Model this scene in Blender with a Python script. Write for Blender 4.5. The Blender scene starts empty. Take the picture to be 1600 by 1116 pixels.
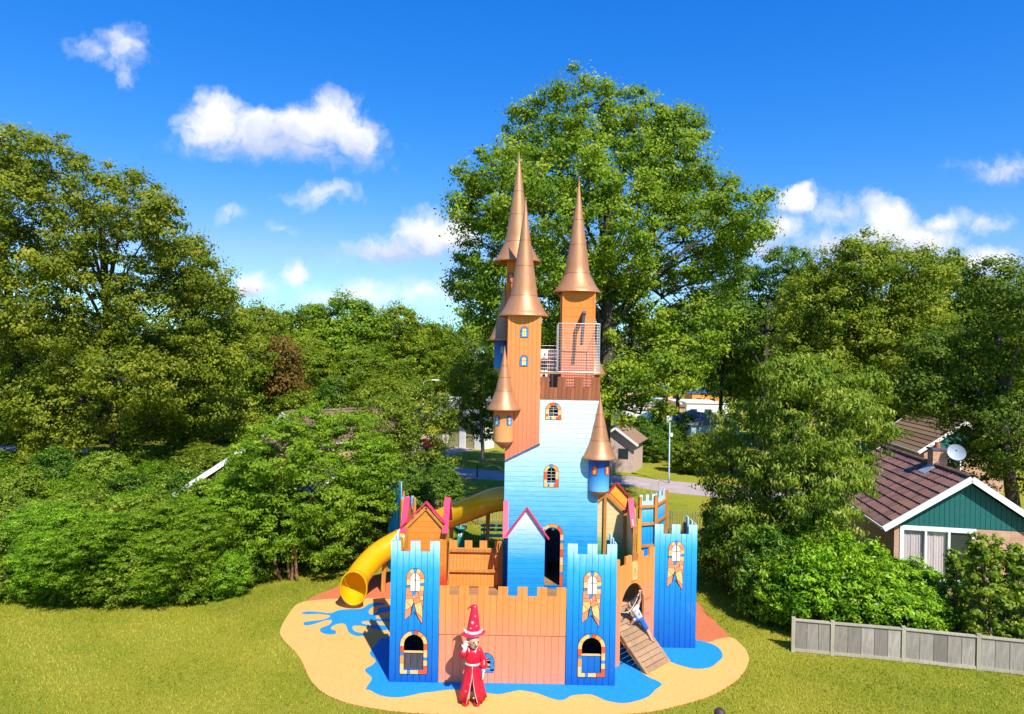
import bpy, bmesh, math, random
import numpy as np
from mathutils import Vector, Matrix
R = math.radians
random.seed(7); rng = np.random.default_rng(7)
scene = bpy.context.scene
COL = scene.collection

# ------------------------------------------------------------------ camera
CAM_H, FPX, ROLL = 8.15, 1067.0, R(1.0)
cam_d = bpy.data.cameras.new('camera'); cam = bpy.data.objects.new('camera', cam_d); COL.objects.link(cam)
cam_d.sensor_width = 36.0; cam_d.lens = 36.0 * FPX / 1600.0; cam_d.clip_start = 0.1; cam_d.clip_end = 3000
cam.matrix_world = Matrix.Translation((0, 0, CAM_H)) @ Matrix.Rotation(R(90), 4, 'X') @ Matrix.Rotation(ROLL, 4, 'Z')
scene.camera = cam

# ------------------------------------------------------------------ light
SUN_AZ, SUN_EL = R(156), R(48)          # azimuth clockwise from +Y, elevation
sdir = Vector((math.sin(SUN_AZ) * math.cos(SUN_EL), math.cos(SUN_AZ) * math.cos(SUN_EL), math.sin(SUN_EL)))
sun_d = bpy.data.lights.new('sun', 'SUN'); sun_d.energy = 4.6; sun_d.angle = R(0.53); sun_d.color = (1.0, 0.95, 0.86)
sun = bpy.data.objects.new('sun', sun_d); COL.objects.link(sun)
sun.location = (20, -40, 60); sun.rotation_euler = (-sdir).to_track_quat('-Z', 'Y').to_euler()

scene.view_settings.view_transform = 'Standard'; scene.view_settings.look = 'None'
scene.view_settings.exposure = 0.64; scene.view_settings.gamma = 1.0; scene.view_settings.use_curve_mapping = False
scene.cycles.use_denoising = True
scene.cycles.max_bounces = 6; scene.cycles.diffuse_bounces = 3; scene.cycles.glossy_bounces = 2
scene.cycles.transmission_bounces = 3; scene.cycles.transparent_max_bounces = 6
scene.cycles.caustics_reflective = False; scene.cycles.caustics_refractive = False

def ray(px, py):
    dx, dy = px - 800.0, 558.0 - py
    c, s = math.cos(ROLL), math.sin(ROLL)
    return (dx * c - dy * s) / FPX, (dx * s + dy * c) / FPX
def P(px, py, d):
    x, z = ray(px, py); return Vector((x * d, d, CAM_H + z * d))
def G(px, py, z0=0.0):
    x, z = ray(px, py); d = (CAM_H - z0) / -z; return Vector((x * d, d, z0))

# ------------------------------------------------------------------ sky with clouds
world = bpy.data.worlds.new('World'); scene.world = world; world.use_nodes = True
def build_world():
    nt = world.node_tree; N = nt.nodes; L = nt.links
    for n in list(N): N.remove(n)
    def math_(tree, op, a, b=None, c=None, clamp=False):
        n = tree.nodes.new('ShaderNodeMath'); n.operation = op; n.use_clamp = clamp
        for i, v in enumerate((a, b, c)):
            if v is None: continue
            if isinstance(v, (int, float)): n.inputs[i].default_value = v
            else: tree.links.new(v, n.inputs[i])
        return n.outputs[0]
    # soft ellipses (pixel centre, radii, weight) broken up by noise; SH darkens the flat undersides
    EL = [(333,192,60,50,1),(400,205,95,38,1),(475,203,75,42,1),(520,190,56,50,1),(556,216,46,46,1),(440,232,175,32,.85),(530,252,90,22,.42),
          (190,72,46,38,.42),(150,78,50,20,.32),(200,115,24,24,.34),
          (668,372,62,40,1),(705,365,46,36,1),(620,395,95,26,.8),
          (392,452,40,32,.95),(455,432,30,22,.7),(505,302,70,20,.38),(365,335,32,14,.3),(560,462,110,24,.5),(665,458,95,24,.48),(445,358,22,12,.25),
          (1245,312,38,24,1),(1222,352,36,30,.66),(1200,388,60,28,.8),(1290,385,70,28,.85),(1388,345,54,40,1),(1405,377,112,36,1),(1468,350,48,15,.6),(1310,335,90,34,.30),
          (1565,272,90,26,.46),(1530,348,64,20,.34),(1545,415,58,34,.9),(2,208,16,14,.8)]
    SH = [(445,240,190,46,1),(650,402,120,30,1),(1260,395,110,34,.9),(1560,288,110,28,.9),(1415,405,110,34,.8),(395,470,60,24,.8),(1545,435,70,24,.8)]
    tc = N.new('ShaderNodeTexCoord'); sp = N.new('ShaderNodeSeparateXYZ'); L.new(tc.outputs['Generated'], sp.inputs[0])
    ay = math_(nt, 'MAXIMUM', math_(nt, 'ABSOLUTE', sp.outputs['Y']), .08)
    u = math_(nt, 'DIVIDE', sp.outputs['X'], ay); v = math_(nt, 'DIVIDE', sp.outputs['Z'], ay)
    cb = N.new('ShaderNodeCombineXYZ'); L.new(u, cb.inputs[0]); L.new(v, cb.inputs[1])
    nz = N.new('ShaderNodeTexNoise'); nz.noise_dimensions = '2D'; nz.inputs['Scale'].default_value = 13; nz.inputs['Detail'].default_value = 6; nz.inputs['Roughness'].default_value = 0.62
    L.new(cb.outputs[0], nz.inputs['Vector'])
    sb = N.new('ShaderNodeVectorMath'); sb.operation = 'MULTIPLY_ADD'; sb.inputs[1].default_value = (.062, .050, 0); sb.inputs[2].default_value = (-.031, -.025, 0); L.new(nz.outputs['Color'], sb.inputs[0])
    ad = N.new('ShaderNodeVectorMath'); L.new(cb.outputs[0], ad.inputs[0]); L.new(sb.outputs[0], ad.inputs[1])
    def field(lst, src):
        cur = None
        for (px, py, rx, ry, am) in lst:
            uu, vv = ray(px, py)
            b = N.new('ShaderNodeVectorMath'); b.operation = 'MULTIPLY_ADD'; b.inputs[1].default_value = (FPX / rx, FPX / ry, 0); b.inputs[2].default_value = (-uu * FPX / rx, -vv * FPX / ry, 0); L.new(src, b.inputs[0])
            c = N.new('ShaderNodeVectorMath'); c.operation = 'LENGTH'; L.new(b.outputs[0], c.inputs[0])
            v_ = math_(nt, 'MULTIPLY_ADD', c.outputs['Value'], -am * .9, am)
            cur = v_ if cur is None else math_(nt, 'MAXIMUM', cur, v_)
        return cur
    D = field(EL, ad.outputs[0]); S = field(SH, ad.outputs[0])
    n2 = N.new('ShaderNodeTexNoise'); n2.noise_dimensions = '2D'; n2.inputs['Scale'].default_value = 34; n2.inputs['Detail'].default_value = 4; n2.inputs['Roughness'].default_value = 0.6
    L.new(ad.outputs[0], n2.inputs['Vector'])
    k = math_(nt, 'MULTIPLY_ADD', n2.outputs['Fac'], 0.55, -0.27)
    D = math_(nt, 'ADD', D, k)
    D = math_(nt, 'MULTIPLY_ADD', math_(nt, 'MAXIMUM', S, 0.0), -.30, D)
    mr = N.new('ShaderNodeMapRange'); mr.interpolation_type = 'SMOOTHSTEP'; mr.inputs['From Min'].default_value = -.04; mr.inputs['From Max'].default_value = 0.66
    L.new(D, mr.inputs['Value'])
    lit = N.new('ShaderNodeMapRange'); lit.inputs['From Min'].default_value = .62; lit.inputs['From Max'].default_value = -.12
    L.new(math_(nt, 'MULTIPLY_ADD', n2.outputs['Fac'], -.6, math_(nt, 'ADD', S, .25)), lit.inputs['Value'])
    cr = N.new('ShaderNodeMix'); cr.data_type = 'RGBA'; cr.inputs[6].default_value = (.55, .64, .90, 1); cr.inputs[7].default_value = (.98, .99, 1.0, 1)
    L.new(lit.outputs[0], cr.inputs[0])
    sky = N.new('ShaderNodeTexSky'); sky.sky_type = 'NISHITA'; sky.sun_disc = False; sky.sun_elevation = SUN_EL; sky.sun_rotation = SUN_AZ
    sky.air_density = 1.0; sky.dust_density = 0.1; sky.ozone_density = 1.0; sky.altitude = 1800
    hs = N.new('ShaderNodeHueSaturation'); hs.inputs['Saturation'].default_value = 1.36; L.new(sky.outputs[0], hs.inputs['Color'])
    tint = N.new('ShaderNodeMix'); tint.data_type = 'RGBA'; tint.blend_type = 'MULTIPLY'; tint.inputs[0].default_value = 1
    tint.inputs[7].default_value = (.54, .93, 1.22, 1); L.new(hs.outputs[0], tint.inputs[6])
    sep = N.new('ShaderNodeSeparateColor'); L.new(tint.outputs[2], sep.inputs[0]); com = N.new('ShaderNodeCombineColor')   # film response of the deep blue sky
    ch = [math_(nt, 'MULTIPLY', math_(nt, 'POWER', sep.outputs[i], ex), kk) for i, (kk, ex) in enumerate(((1.5, 1.5), (.92, .88), (1.99, .5)))]
    ch[0] = math_(nt, 'MINIMUM', ch[0], math_(nt, 'MULTIPLY', ch[1], .52))
    for i in range(3): L.new(ch[i], com.inputs[i])
    cs = N.new('ShaderNodeVectorMath'); cs.operation = 'SCALE'; cs.inputs['Scale'].default_value = 4.9; L.new(cr.outputs[2], cs.inputs[0])
    mx = N.new('ShaderNodeMix'); mx.data_type = 'RGBA'; L.new(mr.outputs[0], mx.inputs[0]); L.new(com.outputs[0], mx.inputs[6]); L.new(cs.outputs[0], mx.inputs[7])
    bg = N.new('ShaderNodeBackground'); bg.inputs['Strength'].default_value = 0.14; L.new(mx.outputs[2], bg.inputs['Color'])
    out = N.new('ShaderNodeOutputWorld'); L.new(bg.outputs[0], out.inputs['Surface'])
build_world()
world.cycles.sampling_method = 'MANUAL'; world.cycles.sample_map_resolution = 256

# ------------------------------------------------------------------ object helpers
ORG = {}
def tag(o, label=None, cat=None, group=None, kind=None):
    if label: o['label'] = label
    if cat: o['category'] = cat
    if group: o['group'] = group
    if kind: o['kind'] = kind
    return o
def thing(name, label, cat, loc=(0, 0, 0), rz=0, group=None, local=False):
    o = bpy.data.objects.new(name, None); COL.objects.link(o); o.empty_display_size = .2
    o.location = loc; o.rotation_euler = (0, 0, rz); tag(o, label, cat, group)
    ORG[o] = Vector((0, 0, 0)) if local else Vector(loc)
    return o
def obj(name, me, mat, parent=None, smooth=False):
    """me: (verts, faces) in build coordinates or a ready mesh; origin goes to the middle of the piece"""
    if isinstance(me, tuple):
        vs, fs = me
        va = np.array([tuple(v) for v in vs], dtype=float)
        c = (va.min(0) + va.max(0)) / 2
        if parent is None: c[2] = va[:, 2].min()
        m = bpy.data.meshes.new(name); m.from_pydata((va - c).tolist(), [], fs)
        c = Vector(c)
    else:
        m = me; c = Vector((0, 0, 0)) if parent is None else ORG[parent].copy()
    if mat is not None and not m.materials: m.materials.append(mat)
    if smooth: m.polygons.foreach_set('use_smooth', [True] * len(m.polygons))
    o = bpy.data.objects.new(name, m); COL.objects.link(o)
    if parent is not None:
        o.parent = parent; o.location = c - ORG[parent]
    else: o.location = c
    ORG[o] = c
    return o
def copy_tree(o, parent=None):
    c = o.copy(); COL.objects.link(c); c.parent = parent
    for ch in o.children: copy_tree(ch, c)
    return c
class MB:
    def __init__(s): s.v = []; s.f = []
    def add(s, vs, fs):
        b = len(s.v); s.v += [Vector(v) for v in vs]; s.f += [[i + b for i in f] for f in fs]; return s
    def box(s, c, size, rz=0, M=None):
        sx, sy, sz = [k / 2 for k in size]
        vs = [Vector((x, y, z)) for x in (-sx, sx) for y in (-sy, sy) for z in (-sz, sz)]
        if M is None: M = Matrix.Rotation(rz, 3, 'Z')
        c = Vector(c)
        return s.add([M @ v + c for v in vs], [[0, 1, 3, 2], [4, 6, 7, 5], [0, 4, 5, 1], [2, 3, 7, 6], [0, 2, 6, 4], [1, 5, 7, 3]])
    def beam(s, a, b, w, h, up=Vector((0, 0, 1))):
        a, b = Vector(a), Vector(b); d = b - a; L = d.length; d = d.normalized()
        x = d.cross(Vector(up)); x = x.normalized() if x.length > 1e-4 else Vector((1, 0, 0))
        y = x.cross(d); M = Matrix((x, d, y)).transposed()
        return s.box((a + b) / 2, (w, L, h), M=M)
    def tube(s, pts, rad, n=8, cap=True):
        pts = [Vector(p) for p in pts]; rr = rad if isinstance(rad, (list, tuple)) else [rad] * len(pts)
        vs = []; fs = []; prev = None
        for i, p in enumerate(pts):
            t = (pts[min(i + 1, len(pts) - 1)] - pts[max(i - 1, 0)]).normalized()
            if prev is None:
                x = t.orthogonal().normalized()
            else:
                x = (prev - t * prev.dot(t)); x = x.normalized() if x.length > 1e-5 else t.orthogonal().normalized()
            prev = x; y = t.cross(x)
            for k in range(n):
                a = 2 * math.pi * k / n; vs.append(p + (x * math.cos(a) + y * math.sin(a)) * rr[i])
        for i in range(len(pts) - 1):
            for k in range(n):
                fs.append([i * n + k, i * n + (k + 1) % n, (i + 1) * n + (k + 1) % n, (i + 1) * n + k])
        if cap: fs.append(list(range(n))[::-1]); fs.append([len(vs) - n + k for k in range(n)])
        return s.add(vs, fs)
    def lathe(s, prof, c, n=24, a0=0.0, a1=2 * math.pi):
        c = Vector(c); full = abs(a1 - a0 - 2 * math.pi) < 1e-6; m = n if full else n + 1
        vs = []; fs = []
        for (r, z) in prof:
            for k in range(m):
                a = a0 + (a1 - a0) * k / n; vs.append(c + Vector((r * math.cos(a), r * math.sin(a), z)))
        for i in range(len(prof) - 1):
            for k in range(n):
                k2 = (k + 1) % m
                fs.append([i * m + k, i * m + k2, (i + 1) * m + k2, (i + 1) * m + k])
        return s.add(vs, fs)
    def mesh(s): return (s.v, s.f)
    def to(s, name, mat, parent=None, smooth=False): return obj(name, (s.v, s.f), mat, parent, smooth)
class Frame:
    """a wall plane: u along the wall, v up, n outwards"""
    def __init__(s, a, b, z0=0.0):
        s.o = Vector((a[0], a[1], z0)); d = Vector((b[0] - a[0], b[1] - a[1], 0)); s.len = d.length
        s.U = d.normalized(); s.N = Vector((s.U.y, -s.U.x, 0)); s.Z = Vector((0, 0, 1))
    def p(s, u, v, n=0.0): return s.o + s.U * u + s.Z * v + s.N * n
def prism(fr, pts, n0, n1):
    k = len(pts); vs = [fr.p(u, v, n1) for u, v in pts] + [fr.p(u, v, n0) for u, v in pts]
    ar = sum(pts[i][0] * pts[(i + 1) % k][1] - pts[(i + 1) % k][0] * pts[i][1] for i in range(k))
    f = list(range(k)); b = [k + i for i in range(k)][::-1]
    fs = [f, b] + [[(i + 1) % k, i, k + i, k + (i + 1) % k] for i in range(k)]
    if ar < 0: fs = [x[::-1] for x in fs]
    return vs, fs
def _cross(polys, s, ax):
    r = []
    for pl in polys:
        k = len(pl)
        for i in range(k):
            a, b = pl[i], pl[(i + 1) % k]
            if (a[ax] <= s) != (b[ax] <= s):
                t = (s - a[ax]) / (b[ax] - a[ax]); r.append(a[1 - ax] + t * (b[1 - ax] - a[1 - ax]))
    return sorted(r)
def slab(fr, polys, s0, s1, ax, n0, n1, pieces=False):
    """the part of a (holed) outline between s0 and s1 along axis ax, as a solid (or as its separate pieces)"""
    bp = sorted({s0, s1} | {p[ax] for pl in polys for p in pl if s0 + 1e-5 < p[ax] < s1 - 1e-5})
    comps = []; prev = []
    for a, b in zip(bp[:-1], bp[1:]):
        if b - a < 1e-5: continue
        e = min(1e-6, (b - a) * .1); A = _cross(polys, a + e, ax); B = _cross(polys, b - e, ax); cur = []
        for i in range(0, min(len(A), len(B)) - 1, 2):
            q = [(a, A[i]), (b, B[i]), (b, B[i + 1]), (a, A[i + 1])]
            if max(A[i + 1] - A[i], B[i + 1] - B[i]) < 1e-4: continue
            q = [(p if ax == 0 else (p[1], p[0])) for p in q]
            hit = [c for (lo, hi, c) in prev if lo < A[i + 1] - 1e-4 and hi > A[i] + 1e-4]
            if hit:
                c = hit[0]
                for h in hit[1:]:
                    if h is not c:
                        c.extend(h); comps[:] = [k for k in comps if k is not h]
                        prev = [(l, g, c if k is h else k) for l, g, k in prev]; cur = [(l, g, c if k is h else k) for l, g, k in cur]
            else: c = []; comps.append(c)
            c.append(q); cur.append((B[i], B[i + 1], c))
        prev = cur
    out = []
    for c in comps:
        mb = MB()
        for q in c: mb.add(*prism(fr, q, n0, n1))
        out.append(mb)
    if pieces: return out
    mb = MB()
    for m_ in out: mb.add(m_.v, m_.f)
    return mb
def planks(parent, fr, polys, ax, w, n0, n1, mat, name='plank', gap=.009, off=None):
    lo = min(p[ax] for p in polys[0]); hi = max(p[ax] for p in polys[0])
    k = max(1, round((hi - lo) / w)); w = (hi - lo) / k
    for i in range(k):
        j = random.uniform(-.002, .002)
        for mb in slab(fr, polys, lo + i * w + (gap / 2 if i else 0), lo + (i + 1) * w - (gap / 2 if i < k - 1 else 0), ax, n0, n1 + j, pieces=True):
            mb.to(name, mat, parent)
def backing(name, fr, polys, n0, n1, mat, parent):
    lo = min(p[0] for p in polys[0]); hi = max(p[0] for p in polys[0])
    return slab(fr, polys, lo, hi, 0, n0, n1).to(name, mat, parent)
def arch(cx, v0, w, h, n=12, rise=None):
    """arched opening outline, counter-clockwise"""
    r = w / 2; rise = rise or r; vs = v0 + h - rise
    return [(cx - r, v0), (cx + r, v0)] + [(cx + r * math.cos(math.pi * i / n), vs + rise * math.sin(math.pi * i / n)) for i in range(n + 1)]
def merlons(u0, u1, vlow, vtop, n, start=True, bottom=0.0):
    """battlement outline: n merlons with n-1 gaps between (start=True: a merlon at each end)"""
    k = 2 * n - 1; w = (u1 - u0) / k; pts = [(u1, bottom)]
    top = []
    for i in range(k):
        v = vtop if i % 2 == 0 else vlow
        top += [(u0 + i * w, v), (u0 + (i + 1) * w, v)]
    return [(u0, bottom)] + pts + top[::-1]
def smooth_loop(pts, sub=4):
    n = len(pts); out = []
    for i in range(n):
        p0, p1, p2, p3 = [Vector(pts[(i + k - 1) % n]) for k in range(4)]
        for j in range(sub):
            t = j / sub
            out.append(0.5 * ((2 * p1) + (-p0 + p2) * t + (2 * p0 - 5 * p1 + 4 * p2 - p3) * t * t + (-p0 + 3 * p1 - 3 * p2 + p3) * t ** 3))
    return out
def spline(pts, sub=8):
    out = []; n = len(pts); V = [Vector(p) for p in pts]
    for i in range(n - 1):
        p0, p1, p2, p3 = V[max(i - 1, 0)], V[i], V[i + 1], V[min(i + 2, n - 1)]
        for j in range(sub):
            t = j / sub
            out.append(0.5 * ((2 * p1) + (-p0 + p2) * t + (2 * p0 - 5 * p1 + 4 * p2 - p3) * t * t + (-p0 + 3 * p1 - 3 * p2 + p3) * t ** 3))
    out.append(V[-1]); return out

# ------------------------------------------------------------------ materials
def nodes(name):
    m = bpy.data.materials.new(name); m.use_nodes = True; nt = m.node_tree
    return m, nt, nt.nodes['Principled BSDF']
def mixc(nt, fac, a, b, mode='MIX'):
    n = nt.nodes.new('ShaderNodeMix'); n.data_type = 'RGBA'; n.blend_type = mode
    for i, v in ((0, fac), (6, a), (7, b)):
        if isinstance(v, (int, float)): n.inputs[i].default_value = v
        elif isinstance(v, (tuple, list)): n.inputs[i].default_value = (*v[:3], 1)
        else: nt.links.new(v, n.inputs[i])
    return n.outputs[2]
def noise(nt, scale, detail=4, vec=None, stretch=None, rough=.55):
    n = nt.nodes.new('ShaderNodeTexNoise'); n.inputs['Scale'].default_value = scale; n.inputs['Detail'].default_value = detail; n.inputs['Roughness'].default_value = rough
    if vec is None:
        vec = nt.nodes.new('ShaderNodeNewGeometry').outputs['Position']
    if stretch:
        mp = nt.nodes.new('ShaderNodeMapping'); mp.inputs['Scale'].default_value = stretch; nt.links.new(vec, mp.inputs[0]); vec = mp.outputs[0]
    nt.links.new(vec, n.inputs['Vector']); return n.outputs['Fac']
def maprange(nt, v, a, b, c=0., d=1.):
    n = nt.nodes.new('ShaderNodeMapRange'); nt.links.new(v, n.inputs[0])
    for i, k in zip((1, 2, 3, 4), (a, b, c, d)): n.inputs[i].default_value = k
    return n.outputs[0]
def bump(nt, bs, h, strength, dist=.01):
    b = nt.nodes.new('ShaderNodeBump'); b.inputs['Strength'].default_value = strength; b.inputs['Distance'].default_value = dist
    nt.links.new(h, b.inputs['Height']); nt.links.new(b.outputs[0], bs.inputs['Normal'])
def objrand(nt): return nt.nodes.new('ShaderNodeObjectInfo').outputs['Random']
def plain(name, col, rough=.6, metal=0., var=.12, scale=6., bmp=0., spec=.5, ovar=0., stretch=None, coat=0.):
    """painted or plain surface with uneven tone, dirt speckle and slight relief"""
    m, nt, bs = nodes(name)
    n1 = noise(nt, scale, 5, stretch=stretch)
    lo = [c * (1 - var * 1.3) for c in col]; hi = [min(1, c * (1 + var)) for c in col]
    c = mixc(nt, maprange(nt, n1, .3, .7), lo, hi)
    if ovar:
        c = mixc(nt, maprange(nt, objrand(nt), 0, 1, 0, ovar), c, [k * .45 for k in col])
    nt.links.new(c, bs.inputs['Base Color'])
    bs.inputs['Roughness'].default_value = rough; bs.inputs['Metallic'].default_value = metal
    bs.inputs['Specular IOR Level'].default_value = spec; bs.inputs['Coat Weight'].default_value = coat
    if bmp: bump(nt, bs, noise(nt, scale * 9, 3, stretch=stretch), bmp)
    return m
def painted(name, stops, z0, z1, axis='V', rough=.55, jag=.25, var=.08):
    """boards brushed in a colour that runs from one paint to the next up the wall (real paint, by height), with grain along the board"""
    m, nt, bs = nodes(name)
    geo = nt.nodes.new('ShaderNodeNewGeometry').outputs['Position']
    sp = nt.nodes.new('ShaderNodeSeparateXYZ'); nt.links.new(geo, sp.inputs[0])
    st = (9, 9, 1.2) if axis == 'V' else (1.6, 1.6, 16)
    nz = noise(nt, 2.0, 5, stretch=st)
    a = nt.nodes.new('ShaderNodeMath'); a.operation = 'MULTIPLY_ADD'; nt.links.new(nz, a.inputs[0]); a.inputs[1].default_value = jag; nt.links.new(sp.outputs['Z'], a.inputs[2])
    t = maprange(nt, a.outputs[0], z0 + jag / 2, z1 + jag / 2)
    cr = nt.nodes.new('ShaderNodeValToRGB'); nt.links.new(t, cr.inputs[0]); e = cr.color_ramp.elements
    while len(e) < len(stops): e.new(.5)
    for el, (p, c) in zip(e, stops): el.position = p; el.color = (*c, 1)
    gr = noise(nt, 5.0, 6, stretch=(14, 14, 1) if axis == 'V' else (1, 1, 22))
    c = mixc(nt, 1.0, cr.outputs[0], mixc(nt, maprange(nt, gr, .3, .72), (1 - var * 2.4,) * 3, (1 + var * .4,) * 3), 'MULTIPLY')
    c = mixc(nt, maprange(nt, objrand(nt), 0, 1, 0, var * 1.2), c, (0, 0, 0))
    wr = noise(nt, 1.3, 6, rough=.7); c = mixc(nt, maprange(nt, wr, .62, .80, 0, .12), c, (.45, .40, .33))
    nt.links.new(c, bs.inputs['Base Color']); bs.inputs['Roughness'].default_value = rough; bs.inputs['Specular IOR Level'].default_value = .35
    bump(nt, bs, gr, .25, .006)
    return m
def wood(name, c1, c2, rough=.7, axis=(1, 1, 12), ovar=.35):
    m, nt, bs = nodes(name)
    tcn = nt.nodes.new('ShaderNodeTexCoord').outputs['Object']
    g1 = noise(nt, 3.0, 6, vec=tcn, stretch=axis, rough=.65)
    c = mixc(nt, maprange(nt, g1, .32, .68), c1, c2)
    k = noise(nt, 2.2, 4); c = mixc(nt, maprange(nt, k, .5, .75, 0, .35), c, [x * .5 for x in c1])
    c = mixc(nt, maprange(nt, objrand(nt), 0, 1, 0, ovar), c, [x * .55 for x in c1])
    nt.links.new(c, bs.inputs['Base Color']); bs.inputs['Roughness'].default_value = rough
    bump(nt, bs, g1, .4, .008)
    return m
M = {}
BLUES = [(0, (.004, .105, .44)), (.28, (.004, .18, .60)), (.58, (.006, .29, .77)), (.80, (.03, .42, .84)), (.89, (.16, .57, .89)), (.97, (.52, .80, .94))]
M['tower_paint'] = painted('tower_paint', BLUES, 0, 3.55, 'V', jag=.35)
M['main_paint'] = painted('main_paint', [(0, (.004, .27, .72)), (.25, (.012, .36, .78)), (.47, (.17, .56, .84)), (.62, (.40, .74, .90)), (.78, (.70, .87, .93)), (1, (.74, .88, .93))], 1.2, 6.9, 'H', jag=1.1, var=.11)
M['salmon'] = painted('salmon', [(0, (.84, .285, .175)), (.45, (.84, .285, .150)), (.75, (.84, .30, .085)), (1, (.83, .30, .065))], 0, 2.5, 'V', jag=.3)
M['orange_tower'] = painted('orange_tower', [(0, (.85, .215, .115)), (.35, (.86, .265, .110)), (1, (.86, .285, .058))], 5.2, 9.5, 'V', jag=.4)
M['upper_orange'] = painted('upper_orange', [(0, (.86, .29, .18)), (.4, (.86, .28, .11)), (.75, (.86, .255, .04)), (1, (.85, .235, .025))], 7.2, 10.4, 'H', jag=.4)
M['hut_orange'] = painted('hut_orange', [(0, (.62, .02, .02)), (.22, (.72, .07, .025)), (.45, (.80, .25, .03)), (1, (.78, .27, .035))], 1.5, 3.6, 'H', jag=.25)
M['cream_green'] = painted('cream_green', [(0, (.02, .30, .13)), (.25, (.04, .36, .16)), (.40, (.30, .50, .26)), (.52, (.78, .60, .28)), (1, (.84, .63, .33))], 1.5, 4.0, 'H', jag=.25)
M['house_blue'] = painted('house_blue', [(0, (.004, .26, .75)), (.45, (.02, .38, .82)), (.70, (.30, .64, .90)), (.85, (.70, .84, .92)), (1, (.78, .87, .92))], 1.2, 3.75, 'H', jag=.5, var=.1)
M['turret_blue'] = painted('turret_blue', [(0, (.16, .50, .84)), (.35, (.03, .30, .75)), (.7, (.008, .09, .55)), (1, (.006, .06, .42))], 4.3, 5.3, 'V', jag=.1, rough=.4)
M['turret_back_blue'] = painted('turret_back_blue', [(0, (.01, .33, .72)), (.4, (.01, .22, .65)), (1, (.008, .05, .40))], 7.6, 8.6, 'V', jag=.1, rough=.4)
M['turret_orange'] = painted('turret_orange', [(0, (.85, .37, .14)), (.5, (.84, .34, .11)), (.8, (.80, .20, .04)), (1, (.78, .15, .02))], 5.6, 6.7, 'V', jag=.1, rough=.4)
M['copper'] = plain('copper', (.50, .23, .105), .46, .38, .09, 2.5, .08, stretch=(3, 3, .8))
M['copper_seam'] = plain('copper_seam', (.38, .17, .07), .5, .5, .1)
M['pine'] = wood('pine', (.46, .17, .03), (.66, .29, .06), axis=(6, 6, .8))
M['orange_board'] = wood('orange_board', (.78, .25, .04), (.88, .34, .07), axis=(8, 8, .7), ovar=.12)
M['brown_board'] = wood('brown_board', (.26, .07, .025), (.42, .13, .045), axis=(9, 9, .8), ovar=.5)
M['deck'] = wood('deck', (.30, .15, .06), (.46, .26, .12), axis=(1, 8, 8))
M['ramp'] = wood('ramp', (.33, .19, .095), (.50, .31, .17), axis=(1, 9, 9), ovar=.45)
M['dark'] = plain('dark', (.015, .012, .012), .9, var=.2)
M['outline'] = plain('outline', (.03, .012, .03), .7, var=.1)
M['seam'] = plain('seam', (.02, .10, .25), .8, var=.1)
M['s_light'] = plain('s_light', (.86, .48, .17), .5, var=.06, scale=9)
M['s_salmon'] = plain('s_salmon', (.82, .25, .12), .5, var=.06, scale=9)
M['s_orange'] = plain('s_orange', (.84, .30, .05), .5, var=.06, scale=9)
M['s_red'] = plain('s_red', (.74, .09, .02), .5, var=.08, scale=9)
M['s_blue'] = plain('s_blue', (.02, .24, .62), .5, var=.08, scale=9)
M['s_white'] = plain('s_white', (.88, .85, .80), .35, var=.03)
M['s_cream'] = plain('s_cream', (.87, .76, .60), .35, var=.03)
M['s_yellow'] = plain('s_yellow', (.88, .66, .16), .35, var=.05)
M['pink'] = plain('pink', (.72, .025, .10), .45, var=.08, scale=5, bmp=.05)
M['red_trim'] = plain('red_trim', (.55, .02, .03), .5, var=.1)
M['slide'] = plain('slide', (.90, .50, .006), .25, var=.05, scale=2, spec=.5, coat=.2)
def _translucent(m, col, f):
    nt = m.node_tree; tr = nt.nodes.new('ShaderNodeBsdfTranslucent'); tr.inputs[0].default_value = (*col, 1); mx = nt.nodes.new('ShaderNodeMixShader'); mx.inputs[0].default_value = f
    nt.links.new(nt.nodes['Principled BSDF'].outputs[0], mx.inputs[1]); nt.links.new(tr.outputs[0], mx.inputs[2]); nt.links.new(mx.outputs[0], nt.nodes['Material Output'].inputs[0])
_translucent(M['slide'], (.95, .50, .01), .30)
M['gold'] = plain('gold', (.70, .50, .20), .4, .3)
M['steel'] = plain('steel', (.55, .55, .57), .4, .4, .06)
M['white'] = plain('white', (.80, .80, .78), .5, var=.05)
M['rope'] = plain('rope', (.62, .54, .42), .9, var=.15, scale=60, bmp=.4)
M['slate'] = plain('slate', (.10, .09, .11), .8, var=.25, scale=12)
M['door_wood'] = wood('door_wood', (.05, .045, .055), (.09, .08, .10), axis=(9, 9, .9))
def rubber(name, col):
    m, nt, bs = nodes(name)
    v = nt.nodes.new('ShaderNodeTexVoronoi'); v.inputs['Scale'].default_value = 70
    nt.links.new(nt.nodes.new('ShaderNodeNewGeometry').outputs['Position'], v.inputs['Vector'])
    sp = nt.nodes.new('ShaderNodeSeparateColor'); nt.links.new(v.outputs['Color'], sp.inputs[0])
    c = mixc(nt, sp.outputs[0], [k * .80 for k in col], [min(1, k * 1.16 + .01) for k in col])
    c = mixc(nt, maprange(nt, noise(nt, .9, 5), .40, .72, 0, .16), c, [k * .72 for k in col])
    c = mixc(nt, maprange(nt, noise(nt, 6, 5, rough=.7), .58, .78, 0, .18), c, (.35, .28, .2))
    nt.links.new(c, bs.inputs['Base Color']); bs.inputs['Roughness'].default_value = .9; bs.inputs['Specular IOR Level'].default_value = .15
    bump(nt, bs, sp.outputs[1], .25, .004); return m
M['pad_yellow'] = rubber('pad_yellow', (.70, .395, .115)); M['pad_blue'] = rubber('pad_blue', (.010, .25, .56)); M['pad_red'] = rubber('pad_red', (.56, .155, .065))

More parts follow.
